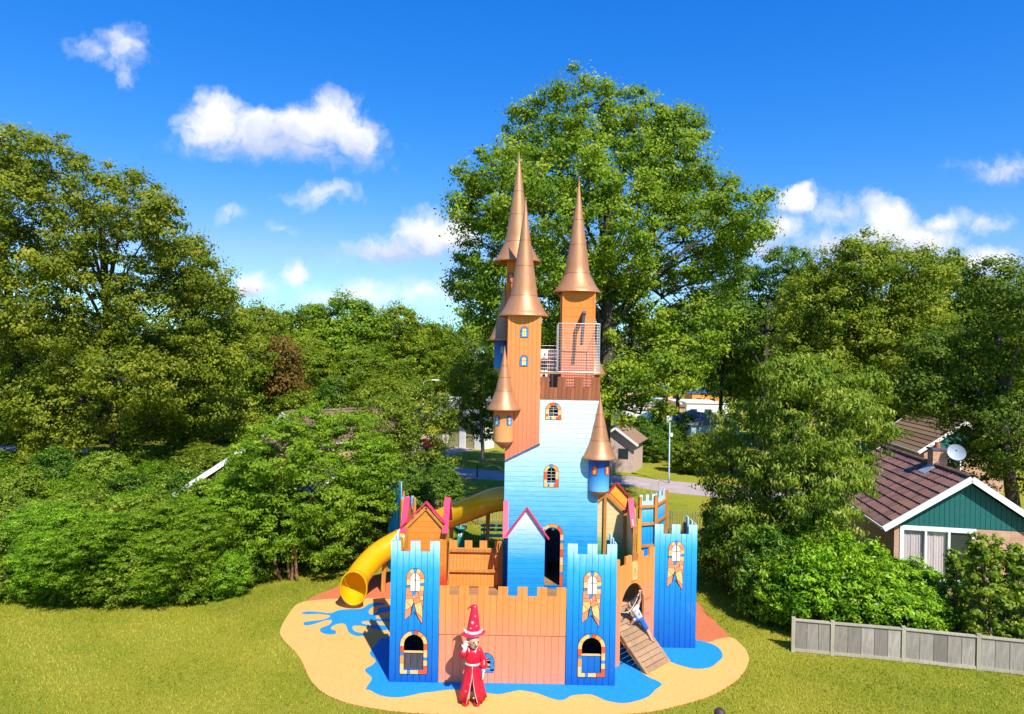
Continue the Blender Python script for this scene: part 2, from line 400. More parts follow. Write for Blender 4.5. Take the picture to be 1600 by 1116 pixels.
# ================================================================== setting: ground sheets
def sheet(name, pts, z, mat, thick=0.0):
    """flat sheet from an outline; filled as a triangulated face"""
    bm = bmesh.new(); vs = [bm.verts.new((p[0], p[1], z)) for p in pts]
    f = bm.faces.new(vs); bm.normal_update()
    if f.normal.z < 0: bmesh.ops.reverse_faces(bm, faces=[f])
    if thick:
        r = bmesh.ops.extrude_face_region(bm, geom=[f]); 
        for v in [e for e in r['geom'] if isinstance(e, bmesh.types.BMVert)]: v.co.z = z
        for v in vs: v.co.z = z - thick
        bmesh.ops.recalc_face_normals(bm, faces=bm.faces)
    bmesh.ops.triangulate(bm, faces=[x for x in bm.faces if len(x.verts) > 4])
    m = bpy.data.meshes.new(name); bm.to_mesh(m); bm.free(); m.materials.append(mat)
    o = bpy.data.objects.new(name, m); COL.objects.link(o); ORG[o] = Vector((0, 0, 0)); o['kind'] = 'structure'
    return o
def lawn_mat():
    m, nt, bs = nodes('lawn_grass')
    big = noise(nt, .20, 5); mid = noise(nt, 1.1, 6, rough=.65); fine = noise(nt, 16, 5, rough=.75); vf = noise(nt, 60, 3, rough=.7)
    c = mixc(nt, maprange(nt, big, .38, .62), (.200, .260, .012), (.370, .325, .024))
    c = mixc(nt, maprange(nt, mid, .42, .68, 0, .70), c, (.43, .345, .045))
    c = mixc(nt, maprange(nt, fine, .38, .66, 0, .70), c, (.110, .165, .008))
    c = mixc(nt, maprange(nt, vf, .48, .68, 0, .70), c, (.48, .44, .08))
    bare = noise(nt, .9, 6, rough=.75); c = mixc(nt, maprange(nt, bare, .64, .72, 0, .65), c, (.33, .22, .10))
    nt.links.new(c, bs.inputs['Base Color']); bs.inputs['Roughness'].default_value = .95; bs.inputs['Specular IOR Level'].default_value = .1
    bump(nt, bs, fine, .9, .06); return m
M['lawn'] = lawn_mat()
def path_mat():
    m, nt, bs = nodes('path_paving')
    c = mixc(nt, maprange(nt, noise(nt, 1.2, 6), .3, .7), (.37, .29, .27), (.48, .38, .36))
    c = mixc(nt, maprange(nt, noise(nt, 40, 3), .5, .8, 0, .4), c, (.25, .2, .2))
    nt.links.new(c, bs.inputs['Base Color']); bs.inputs['Roughness'].default_value = .9; return m
M['path'] = path_mat()
lb = MB(); S_ = 700
lb.add([(-S_, -60, 0), (S_, -60, 0), (S_, 900, 0), (-S_, 900, 0)], [[0, 1, 2, 3]])
tag(lb.to('lawn', M['lawn']), kind='structure')
pth = [(-60, 690), (60, 700), (260, 706), (440, 708), (560, 716), (640, 724), (740, 733), (860, 741), (960, 742), (1040, 751), (1110, 757), (1250, 768), (1420, 775)]
pth2 = [(1420, 795), (1250, 787), (1110, 776), (1040, 769), (960, 757), (860, 755), (740, 748), (640, 738), (560, 730), (440, 720), (260, 719), (60, 714), (-60, 708)]
sheet('path', smooth_loop([G(*p) for p in pth + pth2], 3), .004, M['path'])
sheet('plaza', smooth_loop([G(*p) for p in [(640, 710), (660, 722), (700, 712), (770, 696), (800, 690), (830, 680), (820, 668), (740, 664), (690, 672), (650, 690)]], 3), .004, M['path'])
pad = [(438,984),(444,1002),(462,1020),(474,1039),(483,1060),(499,1079),(522,1092),(549,1101),(590,1109),(636,1114.5),(720,1119),(800,1121),(900,1121),(960,1118),(1019,1113),(1058,1104),(1101,1092),(1132,1077),(1157,1058),(1170,1035),(1167,1019),(1157,1007),(1143,997)]
back = [Vector((6.4, 21.5, 0)), Vector((6.3, 23.5, 0)), Vector((5.2, 26, 0)), Vector((1.5, 28.3, 0)), Vector((-3, 28.2, 0))]
padpts = [G(*p) for p in pad + [(1115,970),(1096,951)]] + back + [G(*p) for p in [(600,897),(572,901),(531,916),(506,926),(471,942),(457,952)]]
sheet('rubber_surface_red', smooth_loop(padpts, 4), .012, M['pad_red'], .03)
yl = [G(*p) for p in pad + [(1120,1000),(1106,1004),(1060,1000),(900,990),(700,960)] + [(609,937),(568,936),(533,936),(499,938),(471,942),(457,952)]]
sheet('rubber_surface_yellow', smooth_loop(yl, 4), .016, M['pad_yellow'])
moat = [(608,997),(594,1001),(588,1008),(578,1020),(580,1026),(587,1033),(582,1040),(570,1048),(580,1059),(580,1064),(572,1077),(579,1080),(595,1088),(620,1091),(641,1088),(659,1084),(678,1082),(700,1079),(725,1079),(750,1082),(778,1086),(800,1082),(815,1080),(841,1085),(863,1093),(880,1095),(894,1088),(919,1086),(934,1090),(948,1096),(973,1100),(996,1096),(1014,1089),(1024,1079),(1034,1071),(1027,1065),(1013,1059),(1002,1050),(1008,1040),(1030,1028),(1047,1035),(1064,1041),(1087,1046),(1109,1044),(1121,1036),(1129,1027),(1126,1017),(1116,1009),(1101,1004),(1086,1001),(1030,996),(960,1010),(900,1010),(700,1000)]
sheet('rubber_surface_blue_moat', smooth_loop([G(*p) for p in moat], 4), .020, M['pad_blue'])
spl = [(180,430),(230,420),(300,425),(380,432),(430,412),(500,405),(590,400),(640,370),(700,357),(745,367),(735,378),(680,383),(640,410),(645,440),(690,430),(710,395),(790,392),(790,415),(720,430),(685,455),(700,470),(785,470),(785,490),(620,485),(590,500),(640,512),(740,515),(770,530),(765,545),(720,548),(600,520),(530,520),(540,555),(610,572),(600,585),(550,587),(500,560),(480,510),(440,503),(390,520),(380,540),(415,555),(405,575),(350,575),(310,560),(310,535),(370,510),(385,480),(340,482),(250,510),(200,515),(195,495),(240,487),(330,475),(375,450),(300,437),(210,440)]
sheet('rubber_splash_blue', smooth_loop([G(430 + x / 4.36, 860 + y / 4.36) for x, y in spl], 3), .020, M['pad_blue'])

# ================================================================== the play castle
castle = thing('play_castle', 'tall wooden play castle with copper spires, blue towers and orange battlement walls', 'playground', (1.0, 20.0, 0))
def stones(parent, fr, cx, v0, w, h, t, cols, bottom=True, n1=.03, out=.012, gap=.014):
    """ring of coloured stones round an arched opening; dark plate behind shows as the joints"""
    r = w / 2; vs = v0 + h - r; side = h - r
    def at(s):      # s along the ring centre line: left foot -> arch -> right foot -> along the bottom
        if s < side: return (cx - r, v0 + s), (cx - r + t, v0 + s)
        la = math.pi * (r - t / 2)
        if s < side + la:
            a = math.pi - (s - side) / (r - t / 2)
            return (cx + r * math.cos(a), vs + r * math.sin(a)), (cx + (r - t) * math.cos(a), vs + (r - t) * math.sin(a))
        s2 = s - side - la
        return (cx + r, vs - s2), (cx + r - t, vs - s2)
    tot = 2 * side + math.pi * (r - t / 2)
    plate = arch(cx, v0 - (out if bottom else 0), w + 2 * out, h + (2 * out if bottom else out)); hole = arch(cx, v0 + (t if bottom else -.01), w - 2 * t, h - t - (t if bottom else -.01))
    lo = cx - r - out
    slab(fr, [plate, hole], lo, lo + w + 2 * out, 0, n1 - .012, n1).to('window_surround', M['outline'], parent)
    ws = sum(k for _, k in cols); s = 0
    for c, k in cols:
        l = tot * k / ws; a, b = s + gap / 2, s + l - gap / 2; s += l
        m = max(2, int((b - a) / .05)); A = []; B = []
        for i in range(m + 1):
            o_, i_ = at(a + (b - a) * i / m); A.append(o_); B.append(i_)
        vs_, fs = prism(fr, A + B[::-1], n1 - .004, n1 + .010); obj('stone', (vs_, fs), M[c], parent)
    if bottom:
        bc = [('s_light', 3), ('s_blue', 1), ('s_light', 3.5), ('s_red', 3.4)]; W = sum(k for _, k in bc); u = cx - r
        for c, k in bc:
            l = w * k / W; vs_, fs = prism(fr, [(u + gap / 2, v0), (u + l - gap / 2, v0), (u + l - gap / 2, v0 + t), (u + gap / 2, v0 + t)], n1 - .004, n1 + .012); u += l
            obj('stone', (vs_, fs), M[c], parent)
BIG = [('s_light', 4), ('s_orange', 3), ('s_blue', 1), ('s_red', 2.4), ('s_light', 3), ('s_light', 4), ('s_blue', .9), ('s_red', 1.3), ('s_orange', 2.2), ('s_light', 3.2), ('s_red', 2.2), ('s_light', 3), ('s_blue', 1), ('s_light', 2.2), ('s_red', 3)]
# stained pennant window: pieces measured on the panel (units of the drawing), centre at 415, 480 at the top
def wedge(a0, a1, r0=64, r1=117, c=(415, 597)):
    n = 5; A = [R(a0 + (a1 - a0) * i / n) for i in range(n + 1)]
    return [(c[0] + r1 * math.cos(a), c[1] - r1 * math.sin(a)) for a in A] + [(c[0] + r0 * math.cos(a), c[1] - r0 * math.sin(a)) for a in A[::-1]]
PEN = [('s_blue', wedge(80, 103)), ('s_light', wedge(105, 136)), ('s_salmon', wedge(138, 190)), ('s_light', wedge(47, 78)), ('s_salmon', wedge(-6, 45)),
 ('s_light', [(300,624),(350,614),(350,700),(300,700)]), ('s_blue', [(298,706),(346,716),(346,734),(298,734)]),
 ('s_light', [(480,616),(534,614),(533,668),(480,676)]), ('s_blue', [(480,682),(532,676),(532,706),(480,708)]), ('s_light', [(480,713),(530,711),(528,778),(482,768)]),
 ('s_salmon', [(297,740),(346,740),(346,787),(368,788),(378,834),(295,832)]), ('s_salmon', [(295,838),(379,840),(387,878),(294,888)]),
 ('s_light', [(386,842),(411,840),(401,903)]), ('s_light', [(294,894),(387,884),(396,930),(371,988),(294,913)]), ('s_light', [(292,921),(364,992),(290,1034)]),
 ('s_salmon', [(290,1041),(367,998),(357,1098),(285,1162)]), ('s_blue', [(399,948),(424,1076),(405,1057),(369,1090)]), ('s_blue', [(370,788),(428,788),(414,834),(382,834)]),
 ('s_salmon', [(433,790),(454,790),(467,860),(413,871),(405,896),(404,880),(418,832)]), ('s_salmon', [(410,880),(469,866),(485,911),(413,953),(401,925)]),
 ('s_light', [(472,845),(523,845),(521,893),(488,908)]), ('s_light', [(412,961),(490,918),(514,1000),(517,1134),(436,1056)]), ('s_salmon', [(494,915),(521,901),(519,985)]),
 ('s_salmon', [(430,1066),(516,1142),(514,1212)]), ('s_salmon', [(485,774),(526,783),(524,838),(470,838),(461,791)]),
 ('s_white', [(353,637),(407,637),(407,779),(353,779)]), ('s_cream', [(421,637),(476,637),(476,779),(421,779)]),
 ('s_white', [(353,627),(407,627),(407,540),(390,546),(370,563),(357,588),(353,605)]), ('s_cream', [(421,627),(476,627),(476,605),(471,585),(458,563),(440,547),(421,540)])]
PEN_OUT = [(291,1030),(280,1172),(405,1064),(520,1224),(526,1000),(538,650)] + [(415 + 123 * math.cos(R(a)), 597 - 123 * math.sin(R(a))) for a in range(-5, 190, 12)]
def pennant(parent, fr, cx, vtop, k=.001856):
    f = lambda q: [(cx + (x - 415) * k, vtop - (y - 480) * k) for x, y in q]
    vs, fs = prism(fr, f(PEN_OUT), .018, .030); obj('pennant_panel', (vs, fs), M['outline'], parent)
    for c, q in PEN:
        vs, fs = prism(fr, f(q), .026, .038); obj('pane' if c in ('s_white', 's_cream') else 'glass_piece', (vs, fs), M[c], parent)
def corner_tower(a, b, top=3.53, low=3.27, sides='', door=None, pen=True, depth=1.15):
    fr = Frame(a, b); w = fr.len
    polys = [merlons(0, w, low, top, 3)]
    hole = None
    if door: hole = arch(w / 2 + door[1], .24 + .10, .50, .88 + .0); polys.append(hole)
    p = backing('corner_tower', fr, polys, -.035, -.012, M['seam'], castle)
    planks(p, fr, polys, 0, w / 8, -.012, .018, M['tower_paint'])
    for s in sides:      # a shallower panel running back from one end, with its posts
        c0 = fr.p(0 if s == 'l' else w, 0); c1 = c0 - fr.N * depth
        sf = Frame(c1, c0) if s == 'l' else Frame(c0, c1)
        sp_ = [merlons(.03, depth, low, top, 3)]
        planks(p, sf, sp_, 0, depth / 7, -.03, 0, M['tower_paint'])
        mb = MB(); q = c1 + fr.U * (.055 if s == 'l' else -.055)
        mb.box((q.x, q.y, top * .47), (.09, .09, top * .94)); mb.to('post', M['pine'], p)
        for z in (.6, 1.7, 2.75):
            m2 = MB(); off = fr.U * (.05 if s == 'l' else -.05); m2.beam(c0 + off - fr.N * .12 + Vector((0, 0, z)), c1 + off + fr.N * .10 + Vector((0, 0, z)), .04, .09); m2.to('rail', M['pine'], p)
    mb = MB()
    for u in (.06, w - .06):
        q = fr.p(u, 0, -.09); mb.box((q.x, q.y, top * .45), (.09, .09, top * .9), math.atan2(fr.U.y, fr.U.x))
    mb.to('post', M['pine'], p)
    if door:      # dark box added behind the window opening to keep daylight out
        for (n0, n1, u0, u1) in ((-1.0, -.97, .10, w - .10),):
            vs, fs = prism(fr, [(u0, .02), (u1, .02), (u1, 1.17), (u0, 1.17)], n0, n1); obj('shade_box_wall', (vs, fs), M['door_wood'], p)
        for u in (.10, w - .13):
            vs, fs = prism(fr, [(u, .02), (u + .03, .02), (u + .03, 1.17), (u, 1.17)], -.965, -.15); obj('shade_box_wall', (vs, fs), M['door_wood'], p)
        vs, fs = prism(fr, [(.08, 1.175), (w - .08, 1.175), (w - .08, 1.20), (.08, 1.20)], -1.0, -.05); obj('shade_box_top', (vs, fs), M['door_wood'], p)
    if pen: pennant(p, fr, w / 2 + .01, 2.85 if door else 3.03)
    if door:
        cx = w / 2 + door[1]
        stones(p, fr, cx, .24, .67, 1.06, .088, BIG)
        hm = MB(); 
        dm = M['door_wood'] if door[0] == 'dark' else M['tower_paint']
        for i in range(3):
            u = cx - .25 + i * .5 / 3
            vs, fs = prism(fr, [(u + .004, .33), (u + .5 / 3 - .004, .33), (u + .5 / 3 - .004, .745), (u + .004, .745)], -.055, -.022); obj('half_door_board', (vs, fs), dm, p)
        vs, fs = prism(fr, [(cx - .25, .748), (cx + .25, .748), (cx + .25, .775), (cx - .25, .775)], -.06, .0); obj('door_ledge', (vs, fs), M['s_light'], p)
    return p
LT = ((-2.92, 17), (-1.71, 17)); MT = ((1.47, 17), (2.70, 17)); RT = ((4.12, 19.3), (5.32, 19.3))
corner_tower(*LT, sides='l', door=('dark', 0.0)); corner_tower(*MT, sides='r', door=('blue', 0.02)); corner_tower(*RT, sides='r', top=3.5, low=3.23)
corner_tower((-4.62, 26.2), (-3.96, 25.0), top=3.5, low=3.2, pen=False, sides='')          # far left tower, seen almost edge on
# ---- front wall, two tiers
def front_wall():
    fr = Frame((-1.70, 17.03), (1.46, 17.03)); w = fr.len
    top = merlons(.0, w, 2.19, 2.42, 7, bottom=1.215)
    win = arch(.55 + .62, .38, .26, .33)
    low = [[(0, 0.02), (w, 0.02), (w, 1.195), (0, 1.195)], win]
    p = backing('front_wall', fr, [merlons(.0, w, 2.17, 2.40, 7, bottom=0.02), win], -.04, -.016, M['s_salmon'], castle)
    planks(p, fr, [top], 0, w / 20, -.014, .014, M['salmon'], gap=.007)
    planks(p, fr, low, 0, w / 18, -.014, .012, M['salmon'], gap=.007)
    stones(p, fr, 1.17, .32, .42, .44, .085, [('s_blue', 3), ('s_blue', 2), ('s_blue', 2.5), ('s_blue', 2.5), ('s_blue', 2), ('s_blue', 3)], bottom=False, n1=.02)
    vs, fs = prism(fr, [(.96, .29), (1.38, .29), (1.38, .37), (.96, .37)], .01, .03); obj('stone', (vs, fs), M['s_blue'], p)
    for i, (v, s) in enumerate(((.43, .02), (.50, -.02), (.57, .015), (.64, -.01))):
        MB().tube([fr.p(1.03, v, .01), fr.p(1.31, v + s, .01)], .009, 6).to('bar', M['gold'], p)
front_wall()
# ---- gate wall with arch, plaque, ramp
GF = Frame((2.75, 17.9), (4.13, 19.3))
def gate():
    fr = GF; w = fr.len
    k = w / 8.0
    prof = [(0, 0.02), (w, 0.02), (w, 2.86), (w - .27, 2.86), (w - .27, 2.66), (w - .57, 2.66), (w - .57, 2.85), (w - .84, 2.85), (w - .84, 2.64), (w - 1.13, 2.64), (w - 1.13, 2.84), (w - 1.40, 2.84), (w - 1.40, 2.62), (w - 1.68, 2.62), (w - 1.68, 2.83), (0, 2.83)]
    hole = arch(.90, -.01, 1.12, 2.08, 16, rise=.72)
    p = backing('gate_wall', fr, [prof, hole], -.05, -.016, M['s_orange'], castle)
    planks(p, fr, [prof, hole], 0, w / 14, -.014, .012, M['salmon'], gap=.004)
    n = 10; cap = [(.80 + .13 + .11 * math.cos(R(a)), 2.58 + .07 * math.sin(R(a))) for a in range(0, 181, 18)] + [(.82, 2.16), (1.04, 2.16)]
    vs, fs = prism(fr, cap, .01, .05); obj('plaque', (vs, fs), M['s_light'], p)
    mb = MB()
    for a, b in (((-.05, 2.50), (.05, 2.40)), ((.05, 2.50), (-.05, 2.40)), ((-.05, 2.40), (-.06, 2.29)), ((.05, 2.40), (.06, 2.29)), ((0, 2.47), (0, 2.31)), ((-.06, 2.31), (0, 2.25)), ((.06, 2.31), (0, 2.25))):
        mb.tube([fr.p(.93 + a[0], a[1], .052), fr.p(.93 + b[0], b[1], .052)], .006, 5)
    mb.to('plaque_emblem', M['brown_board'], p)
    # pencil and chalk scribbles beside the arch
    def scrib(name, seq, u, v, s, mat):
        mb = MB(); mb.tube([fr.p(u + a * s, v + b * s, .014) for a, b in seq], .0055, 4); mb.to(name, mat, p)
    m1 = plain('scribble_red', (.75, .07, .06), .8); m2 = plain('scribble_pink', (.78, .10, .34), .8); m3 = plain('scribble_yellow', (.75, .40, .05), .8)
    scrib('scribble', [(0,0),(0,.8),(.3,.3),(.6,.8),(.7,0),(.9,.5),(1.2,.5),(1.1,.1),(1.5,.1),(1.5,.7),(1.9,.7),(2.0,.1),(2.3,.1),(2.4,.9)], 1.50, 1.46, .07, m1)
    scrib('scribble', [(0,-.6),(.1,.6),(.5,.7),(.5,.2),(.1,.1),(.7,0),(.8,1.5)], 1.71, 1.47, .07, m1)
    scrib('scribble', [(.6,1),(.1,.8),(.5,.4),(0,0),(.6,-.2),(.4,.2)], 1.62, 1.27, .08, m3)
    scrib('scribble', [(0,.9),(0,0),(.5,0),(.6,.6),(.9,.6),(.9,0),(1.3,0),(1.3,.6),(1.7,.6),(1.7,0),(2.0,.7),(2.3,.1),(2.7,.7),(2.5,-.4)], 1.50, 1.04, .075, m2)
    vs, fs = prism(fr, [(1.66, 1.78), (1.70, 1.78), (1.71, 1.84), (1.66, 1.83)], .01, .016); obj('sticker', (vs, fs), M['s_blue'], p)
    # ramp: planks across two stringers, from the ground up through the arch to the deck
    O = lambda u, n, z: fr.p(u, z, n)
    SL = .72 / .80
    def rz(n): return .72 - n * SL
    rp = MB()
    for u in (.46, 1.50):
        rp.beam(O(u, .80, rz(.80) - .02), O(u, -.62, rz(-.62) - .10), .06, .11)
    ramp_o = rp.to('ramp', M['pine'], castle)
    n = .80; i = 0
    Uv = fr.U
    while n > -.60:
        L_ = .150; n2 = n - L_ * math.cos(math.atan(SL)); nm = (n + n2) / 2
        d = (O(0, n2, rz(n2)) - O(0, n, rz(n))).normalized(); up = Uv.cross(d).normalized(); 
        if up.z < 0: up = -up
        c = O(.98 + random.uniform(-.01, .01), nm, rz(nm)) + up * .02
        MB().box(c, (1.14, L_ - .012, .034 + random.uniform(0, .006)), M=Matrix((Uv, d, up)).transposed()).to('ramp_plank', M['ramp'], ramp_o)
        n = n2; i += 1
    # climbing rope from the arch, sagging to the child's hands
    rope = spline([O(.36, .02, 1.42), O(.62, .10, 1.40), O(.86, .13, 1.60), O(1.00, .14, 1.80), O(1.14, .12, 1.84), O(1.24, .09, 1.72), O(1.40, .02, 1.66)], 6)
    MB().tube(rope, .011, 7).to('climbing_rope', M['rope'], castle, True)
gate()
# ---- deck, floor and inner posts
dk = MB()
def deck():
    p = MB().box((-.15, 18.75, 1.20), (5.0, 3.3, .06)).to('deck', M['slate'], castle)
    y = 17.2
    while y < 20.35:
        MB().box((-.15 + random.uniform(-.01, .01), y, 1.252), (5.0, .135, .035)).to('deck_board', M['deck'], p); y += .146
    MB().box((3.30, 20.6, 1.20), (1.9, 2.6, .06)).to('deck', M['deck'], castle)
    q = MB()
    for x, yy in ((-2.6, 20.3), (-1.7, 20.3), (-.3, 20.3), (2.4, 18.4), (4.0, 19.6), (4.0, 21.6), (1.2, 18.0), (-1.4, 18.0)):
        q = MB(); q.box((x, yy, .585), (.11, .11, 1.17)); q.to('deck_post', M['pine'], castle)
deck()
# ---- inner orange parapet
def parapet():
    fr = Frame((-1.76, 20.42), (-.20, 20.42)); w = fr.len
    poly = merlons(0, w, 2.42, 2.64, 4, bottom=1.27)
    p = backing('inner_parapet', fr, [poly], -.04, -.014, M['brown_board'], castle)
    planks(p, fr, [poly], 0, w / 15, -.012, .01, M['orange_board'], gap=.006)
    for v in (2.36, 1.76): MB().box(fr.p(w / 2, v, .05), (w, .07, .085)).to('rail', M['pine'], p)
    MB().box(fr.p(w - .03, 1.95, .07), (.12, .1, 1.38)).to('post', M['pine'], p)
parapet()
# ---- gabled huts
def gable_poly(x0, x1, base, eave, apex, xm=None):
    xm = (x0 + x1) / 2 if xm is None else xm; return [(x0, base), (x1, base), (x1, eave), (xm, apex), (x0, eave)]
def hut_left():
    f1 = Frame((-2.86, 18.78), (-1.80, 18.78)); f2 = Frame((-1.80, 18.78), (-1.80, 19.95)); f3 = Frame((-2.86, 19.95), (-2.86, 18.78))
    g = gable_poly(0, 1.06, 1.28, 3.46, 4.05, .58)
    p = backing('gabled_hut', f1, [g], -.04, -.014, M['pine'], castle)
    planks(p, f1, [g], 1, .15, -.012, .012, M['hut_orange'], gap=.005)
    g2 = gable_poly(0, 1.17, 1.28, 3.46, 4.05)
    planks(p, f2, [g2], 1, .15, -.02, .012, M['hut_orange'], gap=.005); planks(p, f3, [g2], 1, .15, -.02, .012, M['hut_orange'], gap=.005)
    for u in (.05,): MB().box(f1.p(u, 2.36, .05), (.09, .07, 2.2)).to('post', M['pine'], p)
    Q = lambda f, u, v, n: f.p(u, v, n)
    for (a, b) in (((-.10, 3.44), (.58, 4.13)), ((.58, 4.13), (1.10, 3.56))):
        MB().beam(Q(f1, *a, .04), Q(f1, *b, .04), .16, .035).to('barge_board', M['pink'], p)
    for (a, b) in (((.0, 3.40), (.58, 3.99)), ((.58, 3.99), (1.06, 3.46))):
        MB().beam(Q(f1, *a, .045), Q(f1, *b, .045), .05, .09).to('gable_beam', M['pine'], p)
    for (a, b) in (((-.16, 3.30), (.585, 4.12)), ((.585, 4.12), (1.3, 3.34))):
        MB().beam(Q(f2, *a, .05), Q(f2, *b, .05), .17, .04).to('barge_board', M['pink'], p)
        MB().beam(Q(f3, 1.17 - a[0], a[1], .04), Q(f3, 1.17 - b[0], b[1], .04), .16, .035).to('barge_board', M['pink'], p)
    MB().box(f2.p(.05, 2.36, .05), (.07, .09, 2.2)).to('post', M['hut_orange'], p)
hut_left()
def hut_blue():
    f1 = Frame((-.02, 19.5), (1.03, 19.5)); g = gable_poly(0, 1.05, 1.28, 3.10, 3.80)
    p = backing('gabled_hut', f1, [g], -.04, -.014, M['seam'], castle)
    planks(p, f1, [g], 1, .14, -.012, .012, M['house_blue'], gap=.005)
    for x in (-.02, 1.03):
        f = Frame((x, 19.5), (x, 20.46)); planks(p, f, [[(.04, 1.28), (.96, 1.28), (.96, 3.08), (.04, 3.08)]], 1, .14, -.02, .0, M['house_blue'], gap=.005)
    for a, b in (((-.09, 3.02), (.525, 3.86)), ((.525, 3.86), (1.16, 2.98))):
        MB().beam(f1.p(*a, .03), f1.p(*b, .03), .14, .035).to('barge_board', M['pink'], p)
    for a, b in (((19.40, 3.0), (20.0, 3.92)), ((20.0, 3.92), (20.44, 3.25))):
        MB().beam((-.10, a[0], a[1]), (-.10, b[0], b[1]), .15, .04).to('barge_board', M['pink'], p)
hut_blue()
def hut_right():
    # cream and green wall with its timber frame, side wall coming forward, orange gable behind
    f1 = Frame((2.42, 21.2), (3.62, 21.2)); g = gable_poly(0, 1.2, 1.28, 3.42, 4.05, .55)
    p = backing('gabled_hut', f1, [g], -.04, -.014, M['pine'], castle)
    planks(p, f1, [g], 1, .145, -.012, .012, M['cream_green'], gap=.005)
    for a, b in (((-.05, 3.40), (.55, 3.98)), ((.55, 3.98), (1.2, 3.36))): MB().beam(f1.p(*a, .06), f1.p(*b, .06), .07, .10).to('gable_beam', M['pine'], p)
    for a, b in (((-.1, 3.42), (.55, 4.12)), ((.55, 4.12), (1.3, 3.40))): MB().beam(f1.p(*a, .0), f1.p(*b, .0), .16, .03).to('barge_board', M['red_trim'], p)
    for u, v1 in ((.54, 4.0), (1.16, 3.42)): MB().box(f1.p(u, (1.28 + v1) / 2, .06), (.09, .08, v1 - 1.28)).to('post', M['pine'], p)
    MB().box(f1.p(.25, 2.02, .06), (.55, .06, .05)).to('rail', M['pine'], p)
    f2 = Frame((3.64, 21.2), (3.64, 19.95)); g2 = gable_poly(0, 1.25, 1.28, 3.2, 3.85, .55)
    q2 = [[(u, v) for u, v in g2]]
    planks(p, f2, q2, 1, .145, -.02, .012, M['cream_green'], gap=.005)
    MB().box((3.66, 19.90, 2.28), (.11, .10, 2.0)).to('post', M['pine'], p)
    MB().beam(f2.p(.55, 3.92, -.02), f2.p(1.30, 3.06, -.02), .16, .04).to('barge_board', M['pink'], p)
    MB().beam(f2.p(-.1, 3.30, -.02), f2.p(.55, 3.92, -.02), .16, .04).to('barge_board', M['pink'], p)
    f3 = Frame((2.95, 22.4), (4.15, 22.4)); g3 = gable_poly(0, 1.2, 1.28, 3.35, 4.05, .55)
    planks(p, f3, [g3], 1, .16, -.02, .012, M['yellow_board'], gap=.004)
    for a, b in (((-.08, 3.32), (.55, 4.10)), ((.55, 4.10), (1.38, 3.22))): MB().beam(f3.p(*a, .03), f3.p(*b, .03), .12, .04).to('barge_board', M['red_trim'], p)
    MB().box((3.92, 20.6, 2.3), (.10, .10, 2.05)).to('post', M['yellow_board'], p)
M['yellow_board'] = wood('yellow_board', (.78, .32, .02), (.86, .42, .04), axis=(1, 1, 14), ovar=.08)
hut_right()
# ---- inner faces of the far right tower: boarded panels with rails and posts
def inner_panel(a, b, z0, top, low, rails, name='far_tower_panel', flip=True):
    fr = Frame(a, b); w = fr.len
    poly = merlons(0, w, low, top, 3, bottom=z0)
    p = slab(fr, [poly], 0, w, 0, -.03, -.014).to(name, M['seam'], castle)
    planks(p, fr, [poly], 0, .15, -.012, .01, M['far_blue'], gap=.006)
    for v in rails: MB().beam(fr.p(0, v, .05), fr.p(w, v, .05), .05, .09).to('rail', M['pine'], p)
    for u in (0, w): MB().box(fr.p(u, (z0 + top - .05) / 2, .06), (.10, .09, top - .05 - z0), math.atan2(fr.U.y, fr.U.x)).to('post', M['pine'], p)
    return p
M['far_blue'] = painted('far_blue', BLUES, 0, 3.3, 'V', jag=.3)
inner_panel((4.45, 23.4), (5.02, 23.6), .02, 3.50, 3.28, (1.0, 1.75, 2.5, 3.1))
inner_panel((5.02, 23.6), (5.62, 24.7), .02, 3.50, 3.28, (1.0, 1.75, 2.5, 3.1))
inner_panel((-3.96, 25.0), (-3.55, 25.3), .02, 2.95, 2.75, (1.2, 2.5))
# ---- ship-like bench on the right deck
def play_bench():
    p = MB().box((2.95, 19.75, 1.62), (.62, .42, .06)).to('deck_bench', M['brown_board'], castle)
    f = Frame((2.66, 19.52), (3.26, 19.52)); 
    vs, fs = prism(f, [(0, 1.28), (.6, 1.28), (.6, 1.75)] + [(.30 + .30 * math.cos(R(a)), 1.75 + .22 * math.sin(R(a))) for a in range(15, 180, 15)] + [(0, 1.70)], -.03, 0); obj('bench_side', (vs, fs), M['ramp'], p)
    f = Frame((3.28, 20.05), (3.28, 19.5)); vs, fs = prism(f, [(0, 1.28), (.55, 1.28), (.55, 1.7)] + [(.27 + .27 * math.cos(R(a)), 1.72 + .30 * math.sin(R(a))) for a in range(15, 180, 15)], -.03, .01); obj('bench_side', (vs, fs), M['brown_board'], p)
    bx_ = MB().lathe([(.0, -.09), (.07, -.07), (.09, 0), (.07, .07), (0, .09)], (2.63, 20.15, 2.14), 12).to('steering_knob', M['s_cream'], p, True)
    MB().tube([(2.63, 20.16, 2.02), (2.63, 20.16, 1.3)], .03, 7).to('knob_post', M['pine'], p)
play_bench()

